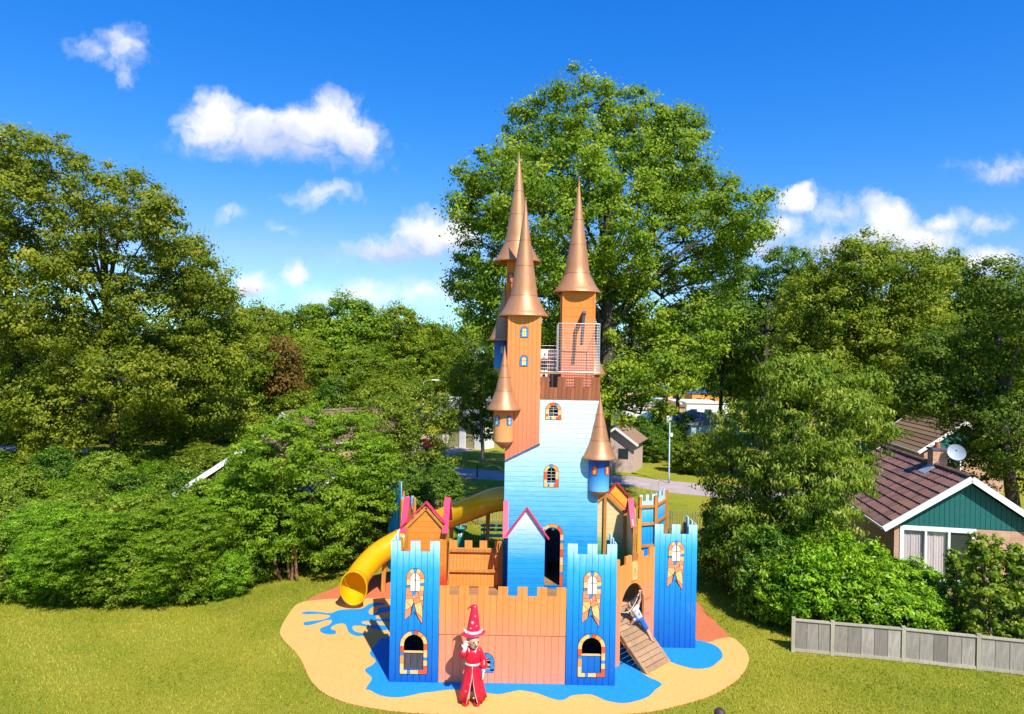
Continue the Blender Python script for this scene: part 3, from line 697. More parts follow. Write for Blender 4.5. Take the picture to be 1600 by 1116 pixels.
# ---- main tower
TY = 20.5; XL, XS, XR = -.16, .86, 2.64
def main_tower():
    fr = Frame((0, TY), (1, TY))      # u is X
    blue = [(XL, .02), (XR + .02, .02), (XR, 6.92), (XS, 6.92), (XS, 5.58), (XL, 5.05)]
    w1 = arch(1.27, 6.40, .27, .32); w2 = arch(1.24, 4.40, .25, .46); dr = arch(1.29, 1.32, .50, 1.73)
    p = backing('main_tower', fr, [blue, w1, w2, dr], -.05, -.016, M['seam'], castle)
    planks(p, fr, [blue, w1, w2, dr], 1, .148, -.014, .012, M['main_paint'], gap=.006)
    # side and back walls, inner floor
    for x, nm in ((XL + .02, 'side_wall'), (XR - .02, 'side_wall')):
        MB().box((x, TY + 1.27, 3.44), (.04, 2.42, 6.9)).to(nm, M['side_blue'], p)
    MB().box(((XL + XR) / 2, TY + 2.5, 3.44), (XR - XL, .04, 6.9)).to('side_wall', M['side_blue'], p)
    for k in range(9):
        MB().box((XL + .2 + k * .3, TY + 1.25, 1.28), (.285, 2.38, .04)).to('floor_board', M['deck'], p)
    MB().box(((XL + XR) / 2, TY + 1.25, 6.94), (XR - XL - .02, 2.5, .06)).to('platform', M['slate'], p)
    ring = [('s_light', 2), ('s_red', 2), ('s_light', 2), ('s_blue', .8), ('s_orange', 2), ('s_light', 2.2), ('s_red', 2)]
    stones(p, fr, 1.27, 6.30, .46, .50, .085, [('s_red', 1.4), ('s_light', 1.6), ('s_orange', 1.4), ('s_red', 1.3), ('s_blue', .7), ('s_orange', 1.4), ('s_light', 1.6), ('s_red', 1.2)], n1=.02, gap=.012)
    stones(p, fr, 1.24, 4.28, .43, .66, .085, ring, n1=.02, gap=.012)
    for cx, v0, ww, hh in ((1.27, 6.40, .27, .30), (1.24, 4.40, .25, .44)):
        for i in range(4):
            v = v0 + .05 + i * hh / 4.6; MB().tube([fr.p(cx - ww / 2 - .02, v, .0), fr.p(cx + ww / 2 + .02, v + random.uniform(-.035, .035), .0)], .008, 6).to('bar', M['steel'], p)
        MB().tube([fr.p(cx, v0 - .02, .0), fr.p(cx, v0 + hh + .02, .0)], .008, 6).to('bar', M['steel'], p)
    stones(p, fr, 1.29, 1.30, .68, 1.86, .085, [('s_red', 3), ('s_light', 2), ('s_blue', .7), ('s_light', 2.2), ('s_red', 2), ('s_light', 2), ('s_blue', .7), ('s_red', 2.2), ('s_blue', .6), ('s_light', 1.7), ('s_orange', 2.2), ('s_red', 2.3), ('s_light', 1.6), ('s_blue', .7), ('s_orange', 1.8), ('s_red', 2.0), ('s_light', 2.2), ('s_orange', 1.8), ('s_blue', .6), ('s_red', 3.2)], bottom=False, n1=.02, gap=.012)
    MB().box((1.33, TY + .08, 3.0), (.07, .05, .08)).to('door_lamp', M['white'], p)
    # the orange tower standing on the slanted shoulder
    org = [(XL, 5.05), (XS, 5.58), (XS, 9.48), (XL + .03, 9.48)]
    t = slab(fr, [org], XL, XS, 0, -.03, -.01).to('orange_tower', M['brown_board'], castle)
    planks(t, fr, [org], 0, .128, -.008, .035, M['orange_tower'], gap=.006)
    MB().beam(fr.p(XL - .02, 5.03, .03), fr.p(XS + .02, 5.56, .03), .05, .035).to('shoulder_trim', M['seam'], t)
    for x in (XL + .02, XS - .02): MB().box((x, TY + .55, 7.55), (.04, 1.02, 3.86)).to('side_wall', M['orange_tower'], t)
    MB().box(((XL + XS) / 2, TY + 1.04, 8.2), (XS - XL - .08, .04, 2.5)).to('side_wall', M['orange_tower'], t)
    for v in (8.78, 7.92): small_window(t, fr, .36, v, .04, 'blue')
    spire(castle, (.34, TY + .52, 0), 9.40, 10.03, 13.08, .77, .42)
    # brown battlement
    bt = merlons(XS + .01, XR + .02, 7.26, 7.58, 4, bottom=6.90)
    b = slab(fr, [bt], XS, XR + .02, 0, -.02, .0).to('battlement', M['brown_board'], castle)
    planks(b, fr, [bt], 0, .127, .002, .03, M['brown_board'], gap=.007)
    for yy in (TY + 2.45,):
        f2 = Frame((XS, yy), (XR, yy)); planks(b, f2, [merlons(0, XR - XS, 8.0, 8.45, 5, bottom=6.95)], 1, .2, 0, .03, M['brown_red'], gap=.006)
M['brown_red'] = wood('brown_red', (.42, .10, .03), (.56, .17, .05), axis=(1, 1, 9), ovar=.3)
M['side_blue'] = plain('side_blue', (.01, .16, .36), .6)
def small_window(parent, fr, cx, v0, n, col, w=.22, h=.29):
    k = 's_blue' if col == 'blue' else 's_red'; k2 = 's_red' if col == 'blue' else 's_blue'
    stones(parent, fr, cx, v0, w, h, .055, [(k, 2), (k, 2), (k2, .6), (k, 2), (k, 2)], bottom=False, n1=n + .012, out=.01, gap=.008)
    vs, fs = prism(fr, [(cx - w / 2, v0 - .028), (cx + w / 2, v0 - .028), (cx + w / 2, v0), (cx - w / 2, v0)], n + .002, n + .024); obj('stone', (vs, fs), M[k], parent)
    ow, oh = w - .11, h - .055
    for s in (-1, 1):
        for (a, b) in ((.0, .52), (.58, 1.0)):
            u0, u1 = cx + s * .006, cx + s * ow / 2
            top = v0 + oh * b
            q = [(u0, v0 + oh * a), (u1, v0 + oh * a), (u1, top - (.03 if b == 1 else 0)), (u0, top)]
            if s < 0: q = q[::-1]
            vs, fs = prism(fr, q, n + .0, n + .018); obj('pane', (vs, fs), M['s_yellow'], parent)
def spire(parent, c, z_rim, z_fl, z_tip, r_rim, r_fl, name='spire', nseam=3):
    """flared copper cone: bell skirt, tall cone, sheet seams, thin rim"""
    c = Vector((c[0], c[1], 0)); prof = [(r_rim - .012, z_rim - .012), (r_rim, z_rim - .015), (r_rim + .004, z_rim + .02)]
    for i in range(1, 9):
        t = i / 8; r = r_rim + (r_fl - r_rim) * (t ** .80); prof.append((r, z_rim + .02 + (z_fl - z_rim - .02) * t))
    H_ = z_tip - z_fl
    for i in range(1, 15):
        t = i / 14; prof.append((max(.006, r_fl * (1 - t) ** 1.06), z_fl + H_ * t))
    inner = [(r_fl * .9, z_fl - .05), (r_rim - .02, z_rim - .005), (r_rim - .012, z_rim - .012)]
    o = MB().lathe(inner[:-1] + prof, c, 40).to(name, M['copper'], parent, True)
    sm = [z_fl] + [z_fl + H_ * k for k in ((.30, .56) if nseam > 1 else (.45,))]
    for z in sm:
        t = (z - z_fl) / H_; r = r_fl * (1 - t) ** 1.06
        MB().lathe([(r + .0005, z - .010), (r + .006, z - .006), (r + .006, z + .006), (r - .003, z + .012)], c, 36).to('seam', M['copper_seam'], o, True)
    return o
def turret(c, zb, zt, r, mat, ztipb, rim, zfl, ztip, rfl, wins, wcol):
    cx, cy = c
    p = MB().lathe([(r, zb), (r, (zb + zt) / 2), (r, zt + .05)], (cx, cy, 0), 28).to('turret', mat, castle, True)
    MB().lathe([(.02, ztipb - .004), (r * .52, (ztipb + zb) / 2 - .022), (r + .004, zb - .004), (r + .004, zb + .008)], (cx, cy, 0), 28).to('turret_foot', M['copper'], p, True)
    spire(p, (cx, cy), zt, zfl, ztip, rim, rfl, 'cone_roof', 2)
    for a in wins:
        d = Vector((math.sin(R(a)), -math.cos(R(a)), 0)); u = Vector((math.cos(R(a)), math.sin(R(a)), 0))
        q = Vector((cx, cy, 0)) + d * (r * .97); f = Frame(q - u * .5, q + u * .5)
        small_window(p, f, .5, zb + (zt - zb) * .55, .0, wcol, w=.16, h=.26)
main_tower()
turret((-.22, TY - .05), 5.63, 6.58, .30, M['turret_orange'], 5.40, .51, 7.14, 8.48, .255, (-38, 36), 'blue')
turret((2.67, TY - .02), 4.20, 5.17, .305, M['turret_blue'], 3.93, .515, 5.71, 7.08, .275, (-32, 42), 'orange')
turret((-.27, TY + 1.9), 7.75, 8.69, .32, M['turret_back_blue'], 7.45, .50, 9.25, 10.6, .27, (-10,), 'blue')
turret((2.62, TY + 2.4), 6.75, 7.62, .31, M['turret_orange'], 6.45, .53, 8.2, 9.7, .27, (), 'blue')
def upper_towers():
    fr = Frame((1.555, 21.5), (2.60, 21.5)); w = fr.len
    q = [(0, 6.98), (w, 6.98), (w, 10.28), (0, 10.28)]
    p = slab(fr, [q], 0, w, 0, -.03, -.01).to('upper_tower', M['brown_board'], castle)
    planks(p, fr, [[(.07, 6.98), (w - .07, 6.98), (w - .07, 10.28), (.07, 10.28)]], 1, .27, -.008, .012, M['upper_orange'], gap=.007)
    for u in (.035, w - .035): MB().box(fr.p(u, 8.63, .005), (.066, .05, 3.3)).to('post', M['upper_orange'], p)
    for x in (1.58, 2.575): MB().box((x, 22.03, 8.63), (.04, 1.0, 3.3)).to('side_wall', M['upper_orange'], p)
    MB().box((2.08, 22.54, 8.63), (1.03, .04, 3.3)).to('side_wall', M['upper_orange'], p)
    spire(castle, (2.06, 22.0), 10.24, 10.86, 13.95, .78, .40)
    # rope arm sticking out of the tower
    a = MB(); a.beam((2.12, 21.48, 9.30), (2.20, 20.95, 9.56), .11, .10); a.beam((2.19, 21.0, 9.52), (2.13, 21.02, 8.55), .09, .09, up=Vector((0, 1, 0))); a.to('lifting_arm', M['door_wood'], p)
    # left back tower
    f2 = Frame((-.22, 22.3), (.46, 22.3)); q = [(0, 6.9), (.68, 6.9), (.68, 11.35), (0, 11.35)]
    p2 = slab(f2, [q], 0, .68, 0, -.03, -.01).to('upper_tower', M['brown_board'], castle)
    planks(p2, f2, [q], 0, .113, -.008, .012, M['upper_orange'], gap=.006)
    for x in (-.20, .44): MB().box((x, 22.62, 9.1), (.04, .62, 4.4)).to('side_wall', M['upper_orange'], p2)
    small_window(p2, f2, .13, 10.6, .014, 'orange', w=.15, h=.3)
    spire(castle, (.12, 22.62), 11.28, 11.94, 14.95, .79, .42)
    # white cabin on the platform behind the battlement, with arched window, and slate tube door
    f3 = Frame((.90, 22.2), (1.55, 22.2)); q = [(0, 6.98), (.65, 6.98), (.65, 8.42), (0, 8.42)]; hole = arch(.14, 7.75, .22, .25)
    p3 = slab(f3, [q, hole], 0, .65, 0, -.02, .0).to('platform_cabin', M['white'], castle)
    MB().box((1.20, 22.6, 7.7), (.62, .7, 1.4)).to('cabin_core', M['dark'], p3)
    for u in (.005, .31): MB().box(f3.p(u, 7.7, .03), (.05, .04, 1.4)).to('post', M['brown_board'], p3)
    MB().box(f3.p(.33, 8.08, .05), (.70, .05, .07)).to('rail', M['brown_board'], p3); MB().box(f3.p(.33, 7.42, .05), (.70, .09, .10)).to('rail', M['brown_board'], p3)
    for k in range(3): MB().tube([f3.p(.07 + k * .07, 7.74, -.01), f3.p(.07 + k * .07, 8.0, -.01)], .006, 5).to('bar', M['dark'], p3)
    MB().lathe([(.15, 7.0), (.15, 7.98)], (1.42, 22.1, 0), 16).to('tube_door', M['grey_tube'], p3, True)
    # wire cage round the balcony
    cg = MB(); x0, x1, y0, y1, z0, z1 = 1.40, 2.66, 20.78, 21.46, 7.72, 9.20
    pts = []
    def vert(x, y, fat=False): cg.tube([(x, y, z0), (x, y, z1)], .011 if fat else .0032, 5, False)
    n = 17
    for i in range(n + 1): vert(x0 + (x1 - x0) * i / n, y0, i in (0, n))
    for i in range(1, 8):
        vert(x0, y0 + (y1 - y0) * i / 7, i == 7); vert(x1, y0 + (y1 - y0) * i / 7, i == 7)
    for k in range(19):
        z = z0 + (z1 - z0) * k / 18; r = .012 if k in (0, 18) else .0032
        cg.tube([(x0, y1, z), (x0, y0, z), (x1, y0, z), (x1, y1, z)], r, 5, False)
    for k in range(1, 9): cg.tube([(x0, y0 + (y1 - y0) * k / 9, z0), (x1, y0 + (y1 - y0) * k / 9, z0)], .006, 5, False)
    cg.to('wire_cage', M['steel'], castle)
    c2 = MB()
    for i in range(9): c2.tube([(.92 + i * .058, 21.0, z0), (.92 + i * .058, 21.0, 8.42)], .0032, 5, False)
    for k in range(8): c2.tube([(.90, 21.0, z0 + k * .114), (1.40, 21.0, z0 + k * .114)], .005, 5, False)
    c2.to('wire_cage', M['steel'], castle)
    MB().box((1.20, 21.15, z0 - .035), (.62, .75, .05)).to('balcony_floor', M['deck'], castle)
    for x in (1.0, 1.45): MB().box((x, 21.2, 7.28), (.08, .08, .70)).to('post', M['brown_board'], castle)
M['grey_tube'] = plain('grey_tube', (.22, .21, .24), .5)
upper_towers()
# ---- tube slide
def slide():
    path = [P(800, 778, 21.9), P(770, 782, 22.3), P(735, 795, 23.0), P(700, 808, 23.5), P(668, 822, 23.8), P(640, 838, 23.8), P(612, 852, 23.5), P(588, 868, 23.1), P(569, 888, 22.6), P(558, 904, 22.15), P(553, 918, 21.75)]
    pts = spline(path, 6); r = .39; full = pts
    pts = [q for q in full if (q - full[-1]).length > .27]
    o = MB().tube(pts, r, 28, False)
    o = o.to('tube_slide', M['slide'], castle, True)
    e = full[-1]; t = (full[-1] - full[-3]).normalized(); pe = pts[-1]
    x = t.cross(Vector((0, 0, 1))).normalized(); y = x.cross(t)
    n = Vector((t.x * .7, -.95, -.12)).normalized()
    xx = n.cross(Vector((0, 0, 1))).normalized(); yy = xx.cross(n)
    ring = [e + n * .06 + xx * .42 * math.cos(2 * math.pi * k / 32) + yy * .56 * math.sin(2 * math.pi * k / 32) for k in range(33)]
    # bell mouth
    mb = MB(); prev = pe - (pts[-1] - pts[-2]).normalized() * .02
    rings = []
    for j in range(7):
        s = j / 6
        cc = prev.lerp(e + n * .06, s); a = r + (.42 - r) * s + .004; b = r + (.56 - r) * s + .004
        ax = x.lerp(xx, s).normalized(); ay = y.lerp(yy, s).normalized()
        rings.append([cc + ax * a * math.cos(2 * math.pi * k / 32) + ay * b * math.sin(2 * math.pi * k / 32) for k in range(32)])
    vs = [v for rg in rings for v in rg]; fs = []
    for j in range(6):
        for k in range(32): fs.append([j * 32 + k, j * 32 + (k + 1) % 32, (j + 1) * 32 + (k + 1) % 32, (j + 1) * 32 + k])
    mb.add(vs, fs); inn = [e + n * .06 + (v - (e + n * .06)) * .93 for v in rings[-1]]
    mb.to('slide_mouth', M['slide'], o, True)
    MB().tube(ring, .026, 8, False).to('mouth_rim', M['slide'], o, True)
    for z in (.30, .60): 
        i = int(len(pts) * z); tt = (pts[i + 1] - pts[i - 1]).normalized(); MB().tube([pts[i] - tt * .02, pts[i] + tt * .02], r + .014, 28, False).to('slide_collar', M['slide'], o, True)
    for px, py, d, top in ((599, 915, 23.4, (602, 858)), (756, 850, 22.9, (763, 796)), (706, 850, 23.6, (706, 815))):
        a = P(*top, d); b = Vector((a.x - .06, a.y + .05, 0)); MB().beam(b, Vector((a.x, a.y, a.z)), .13, .13, up=Vector((0, 1, 0))).to('slide_post', M['pine'], o)
slide()

# ================================================================== vegetation
def leaf_mat(name, dark, mid, light, trans=.40, rough=.5):
    m, nt, bs = nodes(name)
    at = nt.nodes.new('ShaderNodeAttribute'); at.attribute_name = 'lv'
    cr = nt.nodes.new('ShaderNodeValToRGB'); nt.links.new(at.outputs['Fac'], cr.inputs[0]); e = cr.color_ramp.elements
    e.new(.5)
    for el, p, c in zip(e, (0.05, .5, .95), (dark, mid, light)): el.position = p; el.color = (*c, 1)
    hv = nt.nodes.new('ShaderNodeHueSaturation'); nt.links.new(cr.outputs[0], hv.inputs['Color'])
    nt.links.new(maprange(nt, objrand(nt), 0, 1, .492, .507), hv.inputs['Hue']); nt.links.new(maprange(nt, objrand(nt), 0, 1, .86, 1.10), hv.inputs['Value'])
    col = hv.outputs[0]
    nt.links.new(col, bs.inputs['Base Color']); bs.inputs['Roughness'].default_value = rough; bs.inputs['Specular IOR Level'].default_value = .18
    tr = nt.nodes.new('ShaderNodeBsdfTranslucent'); nt.links.new(mixc(nt, 1.0, col, (1.15, 1.15, .55), 'MULTIPLY'), tr.inputs['Color'])
    mx = nt.nodes.new('ShaderNodeMixShader'); mx.inputs[0].default_value = trans
    nt.links.new(bs.outputs[0], mx.inputs[1]); nt.links.new(tr.outputs[0], mx.inputs[2])
    nt.links.new(mx.outputs[0], nt.nodes['Material Output'].inputs['Surface']); return m
L_OAK = leaf_mat('leaf_oak', (.070, .150, .008), (.195, .295, .014), (.400, .460, .035))
L_LEFT = leaf_mat('leaf_left', (.085, .150, .008), (.220, .290, .016), (.420, .430, .040))
L_DARK = leaf_mat('leaf_dark', (.050, .120, .012), (.130, .220, .018), (.270, .340, .032))
L_LOCUST = leaf_mat('leaf_locust', (.090, .215, .008), (.215, .390, .016), (.400, .560, .045), .42)
L_CHERRY = leaf_mat('leaf_cherry', (.080, .155, .010), (.215, .295, .022), (.470, .490, .100), .38, .5)
L_LAUREL = leaf_mat('leaf_laurel', (.055, .145, .006), (.200, .380, .014), (.460, .620, .040), .30, .35)
L_HEDGE = leaf_mat('leaf_hedge', (.036, .100, .008), (.105, .210, .014), (.260, .370, .038), .28, .42)
L_SHRUB = leaf_mat('leaf_shrub', (.075, .160, .010), (.205, .310, .018), (.430, .480, .060), .38)
L_FAR = leaf_mat('leaf_far', (.080, .130, .045), (.130, .195, .070), (.19, .25, .085), .2)
BARK = plain('bark', (.075, .055, .040), .9, var=.4, scale=3, bmp=.9, stretch=(5, 5, 1))
BARK_L = plain('bark_light', (.22, .18, .13), .9, var=.35, scale=3, bmp=.7, stretch=(5, 5, 1))

BARK_R = plain('bark_red', (.26, .13, .06), .8, var=.3, scale=5, bmp=.5)
def leaves(name, C, Nn, S, lv, aspect, mat, tdir=None, fold=.10):
    n = len(C)
    Nn = Nn / (np.linalg.norm(Nn, axis=1, keepdims=True) + 1e-9)
    T = rng.normal(size=(n, 3)) if tdir is None else tdir + rng.normal(size=(n, 3)) * .35
    T -= Nn * (T * Nn).sum(1, keepdims=True); T /= (np.linalg.norm(T, axis=1, keepdims=True) + 1e-9)
    B = np.cross(Nn, T); S = S[:, None]; a = aspect / 2
    V = np.empty((n, 4, 3))
    V[:, 0] = C - T * S * .5; V[:, 1] = C + B * S * a + Nn * S * fold + T * S * .05
    V[:, 2] = C + T * S * .5 - Nn * S * fold; V[:, 3] = C - B * S * a + Nn * S * fold + T * S * .05
    me = bpy.data.meshes.new(name); me.vertices.add(4 * n); me.loops.add(4 * n); me.polygons.add(n)
    me.vertices.foreach_set('co', V.astype(np.float32).ravel())
    me.loops.foreach_set('vertex_index', np.arange(4 * n, dtype=np.int32))
    me.polygons.foreach_set('loop_start', np.arange(0, 4 * n, 4, dtype=np.int32)); me.polygons.foreach_set('loop_total', np.full(n, 4, dtype=np.int32))
    me.update(calc_edges=True)
    at = me.attributes.new('lv', 'FLOAT', 'FACE'); at.data.foreach_set('value', np.clip(lv, 0, 1).astype(np.float32))
    me.materials.append(mat); return me
def rdir(n):
    v = rng.normal(size=(n, 3)); return v / np.linalg.norm(v, axis=1, keepdims=True)
def clusters(lobes, n, shell=.20, upbias=.15):
    """cluster centres on and below the surface of a set of lobes"""
    c = np.array([l[0] for l in lobes]); r = np.array([l[1] for l in lobes]); w = (r[:, 0] * r[:, 2]) ** 1.0; w = w / w.sum()
    out = []; dirs = []
    while sum(len(o) for o in out) < n:
        i = rng.choice(len(lobes), size=n, p=w); d = rdir(n); d[:, 2] += upbias; d /= np.linalg.norm(d, axis=1, keepdims=True)
        k = np.clip(1 - np.abs(rng.normal(0, shell, n)), .35, 1.05); k = np.where(rng.random(n) < .16, 1 + np.abs(rng.normal(0, .13, n)), k)
        p = c[i] + d * r[i] * k[:, None]
        q = np.linalg.norm((p[:, None, :] - c[None]) / r[None], axis=2); q[np.arange(n), i] = 9
        keep = (q.min(1) > .62) | (rng.random(n) < .15)
        out.append(p[keep]); dirs.append(d[keep])
    return np.concatenate(out)[:n], np.concatenate(dirs)[:n]
def foliage(name, lobes, ncl, per, rc, ls, aspect, mat, up=.5, shell=.20, droop=False, flat=.6, lvb=0.0):
    p, d = clusters(lobes, ncl, shell)
    m = np.maximum(3, (per * rng.uniform(.5, 1.5, ncl))).astype(int); idx = np.repeat(np.arange(ncl), m); n = len(idx)
    rr = rc * rng.uniform(.45, 1.35, ncl)
    off = rng.normal(size=(n, 3)) * np.array([.5, .5, .5 * flat]) * rr[idx][:, None]
    C = p[idx] + off
    ball = off / (rr[idx][:, None] * np.array([.5, .5, .5 * flat])); ball /= (np.linalg.norm(ball, axis=1, keepdims=True) + 1e-6)
    Nn = ball * .75 + d[idx] * .40 + np.array([.10, -.20, up * .6]) + rng.normal(size=(n, 3)) * .38
    S = ls * rng.uniform(.65, 1.35, n); cl = rng.normal(0, .16, ncl)
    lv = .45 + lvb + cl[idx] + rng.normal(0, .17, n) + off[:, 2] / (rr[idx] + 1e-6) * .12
    td = None
    if droop:
        td = np.tile(np.array([0, 0, -1.0]), (n, 1)) + off * .6
    return leaves(name, C, Nn, S, lv, aspect, mat, td), p
def limb_mesh(base, top, r0, lobes, tips, r_l=None, twig=40, lean=None):
    mb = MB(); base, top = Vector(base), Vector(top)
    mid = base.lerp(top, .5) + Vector((random.uniform(-.2, .2), random.uniform(-.2, .2), 0))
    tr = spline([base - Vector((0, 0, .15)), base + (mid - base) * .25 + Vector((.0, 0, .1)), mid, top], 4)
    rad = [r0 * (1.35 if i == 0 else 1.0 - .6 * i / len(tr)) for i in range(len(tr))]
    mb.tube(tr, rad, 10)
    H_ = top.z - base.z
    for c, r in lobes:
        c = Vector(c); t = min(.95, max(.3, ((c.z - base.z) / max(H_, .1)) * .62)); s = base.lerp(top, t)
        k = s.lerp(c, .5) + Vector((random.uniform(-.3, .3), random.uniform(-.3, .3), .25 * (c - s).length * .4)); rl = r0 * .27 * random.uniform(.7, 1.1)
        mb.tube(spline([s, k, c], 4), [rl * (1 - .7 * i / 8) for i in range(9)], 6)
    tips = [Vector(t) for t in tips]; random.shuffle(tips)
    for t in tips[:twig]:
        c = min((Vector(l[0]) for l in lobes), key=lambda q: (q - t).length)
        mb.tube(spline([c, c.lerp(t, .5) + Vector((0, 0, .15 * (t - c).length)), t], 3), [r0 * .11, r0 * .09, r0 * .08, r0 * .06, r0 * .05, r0 * .04, r0 * .03], 5)
    return mb
def lobes_px(lst, d, spread=3.0, sq=1.0, base=None):
    out = []
    for i, (px, py, r) in enumerate(lst):
        dd = d + random.uniform(-1, 1) * spread
        c = P(px, py, d); rr = r * d / FPX
        c.y = dd; out.append((tuple(c), (rr * 1.05, rr * 1.15, rr * sq)))
    return out
def tree(name, label, base, lobes, ncl, per, rc, ls, mat, r0=.3, group=None, aspect=.62, bark=BARK, up=.5, cat='tree', twig=40, droop=False, topf=.75, flat=.6, shell=.2, lvb=0., stems=None):
    base = Vector(base); b0 = base.copy()
    t = thing(name, label, cat, base, group=group)
    zs = max(c[2] + r[2] for c, r in lobes); cx = sum(c[0] for c, _ in lobes) / len(lobes); cy = sum(c[1] for c, _ in lobes) / len(lobes)
    L = [((c[0] - base.x, c[1] - base.y, c[2] - base.z), r) for c, r in lobes]
    me, tips = foliage('crown', L, ncl, per, rc, ls, aspect, mat, up=up, droop=droop, flat=flat, shell=shell, lvb=lvb)
    o = bpy.data.objects.new('crown', me); COL.objects.link(o); o.parent = t
    top = Vector(((cx - base.x) * .7, (cy - base.y) * .7, (zs - base.z) * topf))
    ls_ = [(c, r) for c, r in L]
    if stems:
        mb = MB()
        for s in stems:
            e = Vector(random.choice(L)[0]); a = Vector((s[0], s[1], -.1)); mb.tube(spline([a, a.lerp(e, .45) + Vector((s[0] * .4, 0, .3)), e], 5), [r0 * (1 - .75 * i / 10) for i in range(11)], 8)
        mb2 = limb_mesh((0, 0, 0), top, r0 * .9, ls_, tips, twig=twig); mb.add(mb2.v, mb2.f)
    else: mb = limb_mesh((0, 0, 0), top, r0, ls_, tips, twig=twig)
    m = bpy.data.meshes.new('trunk'); m.from_pydata([tuple(v) for v in mb.v], [], mb.f); m.materials.append(bark)
    m.polygons.foreach_set('use_smooth', [True] * len(m.polygons))
    q = bpy.data.objects.new('trunk', m); COL.objects.link(q); q.parent = t
    return t
def place(proto, loc, rz, s, label=None, sz=None, first=False):
    o = proto if first else copy_tree(proto)
    o.location = loc; o.rotation_euler = (0, 0, rz); o.scale = (s, s, sz or s)
    if label: o['label'] = label
    return o
# ---- central oak
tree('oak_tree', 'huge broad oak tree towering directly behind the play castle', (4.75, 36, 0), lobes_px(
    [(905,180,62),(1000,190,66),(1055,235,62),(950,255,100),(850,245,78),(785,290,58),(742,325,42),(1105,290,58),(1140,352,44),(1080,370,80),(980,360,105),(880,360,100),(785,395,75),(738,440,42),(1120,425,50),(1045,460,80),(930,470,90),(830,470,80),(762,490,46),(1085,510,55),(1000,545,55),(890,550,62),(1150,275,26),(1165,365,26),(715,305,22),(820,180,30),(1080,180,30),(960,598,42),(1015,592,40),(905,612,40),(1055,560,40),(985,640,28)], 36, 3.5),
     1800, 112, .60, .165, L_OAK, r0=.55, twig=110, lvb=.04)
# ---- left trees
tree('oak_tree', 'tall leafy oak tree left of the play castle, standing beside the far path', G(183, 745), lobes_px(
    [(60,272,52),(120,285,52),(180,312,50),(25,310,70),(235,330,48),(282,365,38),(100,375,85),(190,400,78),(262,425,52),(40,450,90),(140,480,85),(230,500,70),(60,555,80),(160,575,70),(15,640,60),(110,640,55),(235,590,50),(180,660,40),(270,600,40),(60,680,45),(130,690,36),(220,670,40)], 42, 3.5),
     1350, 100, .66, .18, L_LEFT, r0=.42, twig=90, lvb=.02)
tree('oak_tree', 'yellow-green oak with forked low trunk behind the left bungalow', G(262, 722), lobes_px(
    [(318,415,36),(345,455,38),(290,470,50),(350,520,42),(300,555,52),(360,575,42),(330,620,45),(255,560,45),(390,560,30),(300,660,36),(350,660,34),(250,650,36)], 48, 3),
     640, 86, .72, .20, L_LEFT, r0=.38, twig=50)
tree('oak_tree', 'dark oak trunk and low spreading boughs at the far path', G(50, 742), lobes_px(
    [(-60,330,80),(-90,450,90),(-20,560,70),(30,640,50),(80,620,45),(-60,650,70),(-10,420,70)], 42.5, 3), 450, 84, .7, .20, L_LEFT, r0=.42, twig=40, lvb=-.05)
# ---- right trees
tree('oak_tree', 'broad olive-green oak rising behind the tiled bungalow', G(1366, 745), lobes_px(
    [(1392,402,42),(1335,412,42),(1440,425,46),(1380,455,78),(1290,475,58),(1462,480,52),(1340,530,70),(1430,545,70),(1275,545,42),(1500,430,42),(1420,600,50),(1310,590,45)], 42, 3),
     860, 92, .64, .18, L_LEFT, r0=.42, twig=70, lvb=-.03)
tree('oak_tree', 'dark green oak overhanging the second bungalow with its low boughs', G(1590, 850), lobes_px(
    [(1588,440,42),(1555,490,50),(1605,510,55),(1545,560,58),(1598,590,60),(1500,610,50),(1452,615,36),(1570,670,60),(1545,735,42),(1620,690,60),(1480,560,40),(1530,650,40),(1600,760,40)], 31, 2.5),
     720, 88, .52, .145, L_DARK, r0=.36, twig=60)
tree('oak_tree', 'slender blue-green oak between the big oak and the bungalow trees', G(1190, 735), lobes_px(
    [(1215,425,34),(1180,460,42),(1245,470,42),(1195,520,48),(1155,440,34),(1245,530,40),(1150,500,40)], 56, 3), 440, 72, .75, .21, L_DARK, r0=.32, twig=50)
for i, (px, by, lo, lab) in enumerate(((1057, 702, [(1045,575,24),(1078,548,34),(1035,535,30),(1095,590,24),(1060,510,34),(1010,520,26)], 'thin forked tree with hanging boughs in front of the white campsite roofs'),
                              (1123, 700, [(1120,530,36),(1145,570,30),(1105,500,36),(1150,520,36),(1135,610,20)], 'slim dark tree beside the grey-roofed cabin'))):
    b = G(px, by); tree('ash_tree', lab, b, lobes_px(lo, b.y, 2.5), 210, 66, .72, .20, L_DARK, r0=.26, twig=50, shell=.3)
# ---- mid background trees
b = G(755, 723)
tree('plane_tree', 'young tree with a slim bare trunk on the lawn by the plaza', b, lobes_px([(750,600,40),(733,640,30),(772,640,28),(760,665,22),(722,590,26),(745,555,34),(775,580,30),(712,655,16)], b.y, 1.5), 320, 66, .52, .18, L_OAK, r0=.17, bark=BARK_L, twig=50, topf=.8)
b = G(655, 792)
tree('field_maple', 'bushy light green tree growing behind the far left blue tower', b, lobes_px([(640,632,34),(608,660,45),(668,672,42),(640,712,50),(590,640,26),(690,640,24),(600,720,40),(680,730,34),(650,760,36)], b.y + .5, 1.6), 480, 70, .40, .125, L_SHRUB, r0=.14, twig=60)
b = G(435, 690)
tree('sweet_gum', 'tree with reddish brown leaves among the green background trees', b, lobes_px([(425,590,30),(440,560,26),(450,610,26),(415,565,22)], b.y, 2), 200, 44, .9, .3, leaf_mat('leaf_rust', (.10, .08, .015), (.19, .12, .02), (.30, .15, .03)), r0=.25)
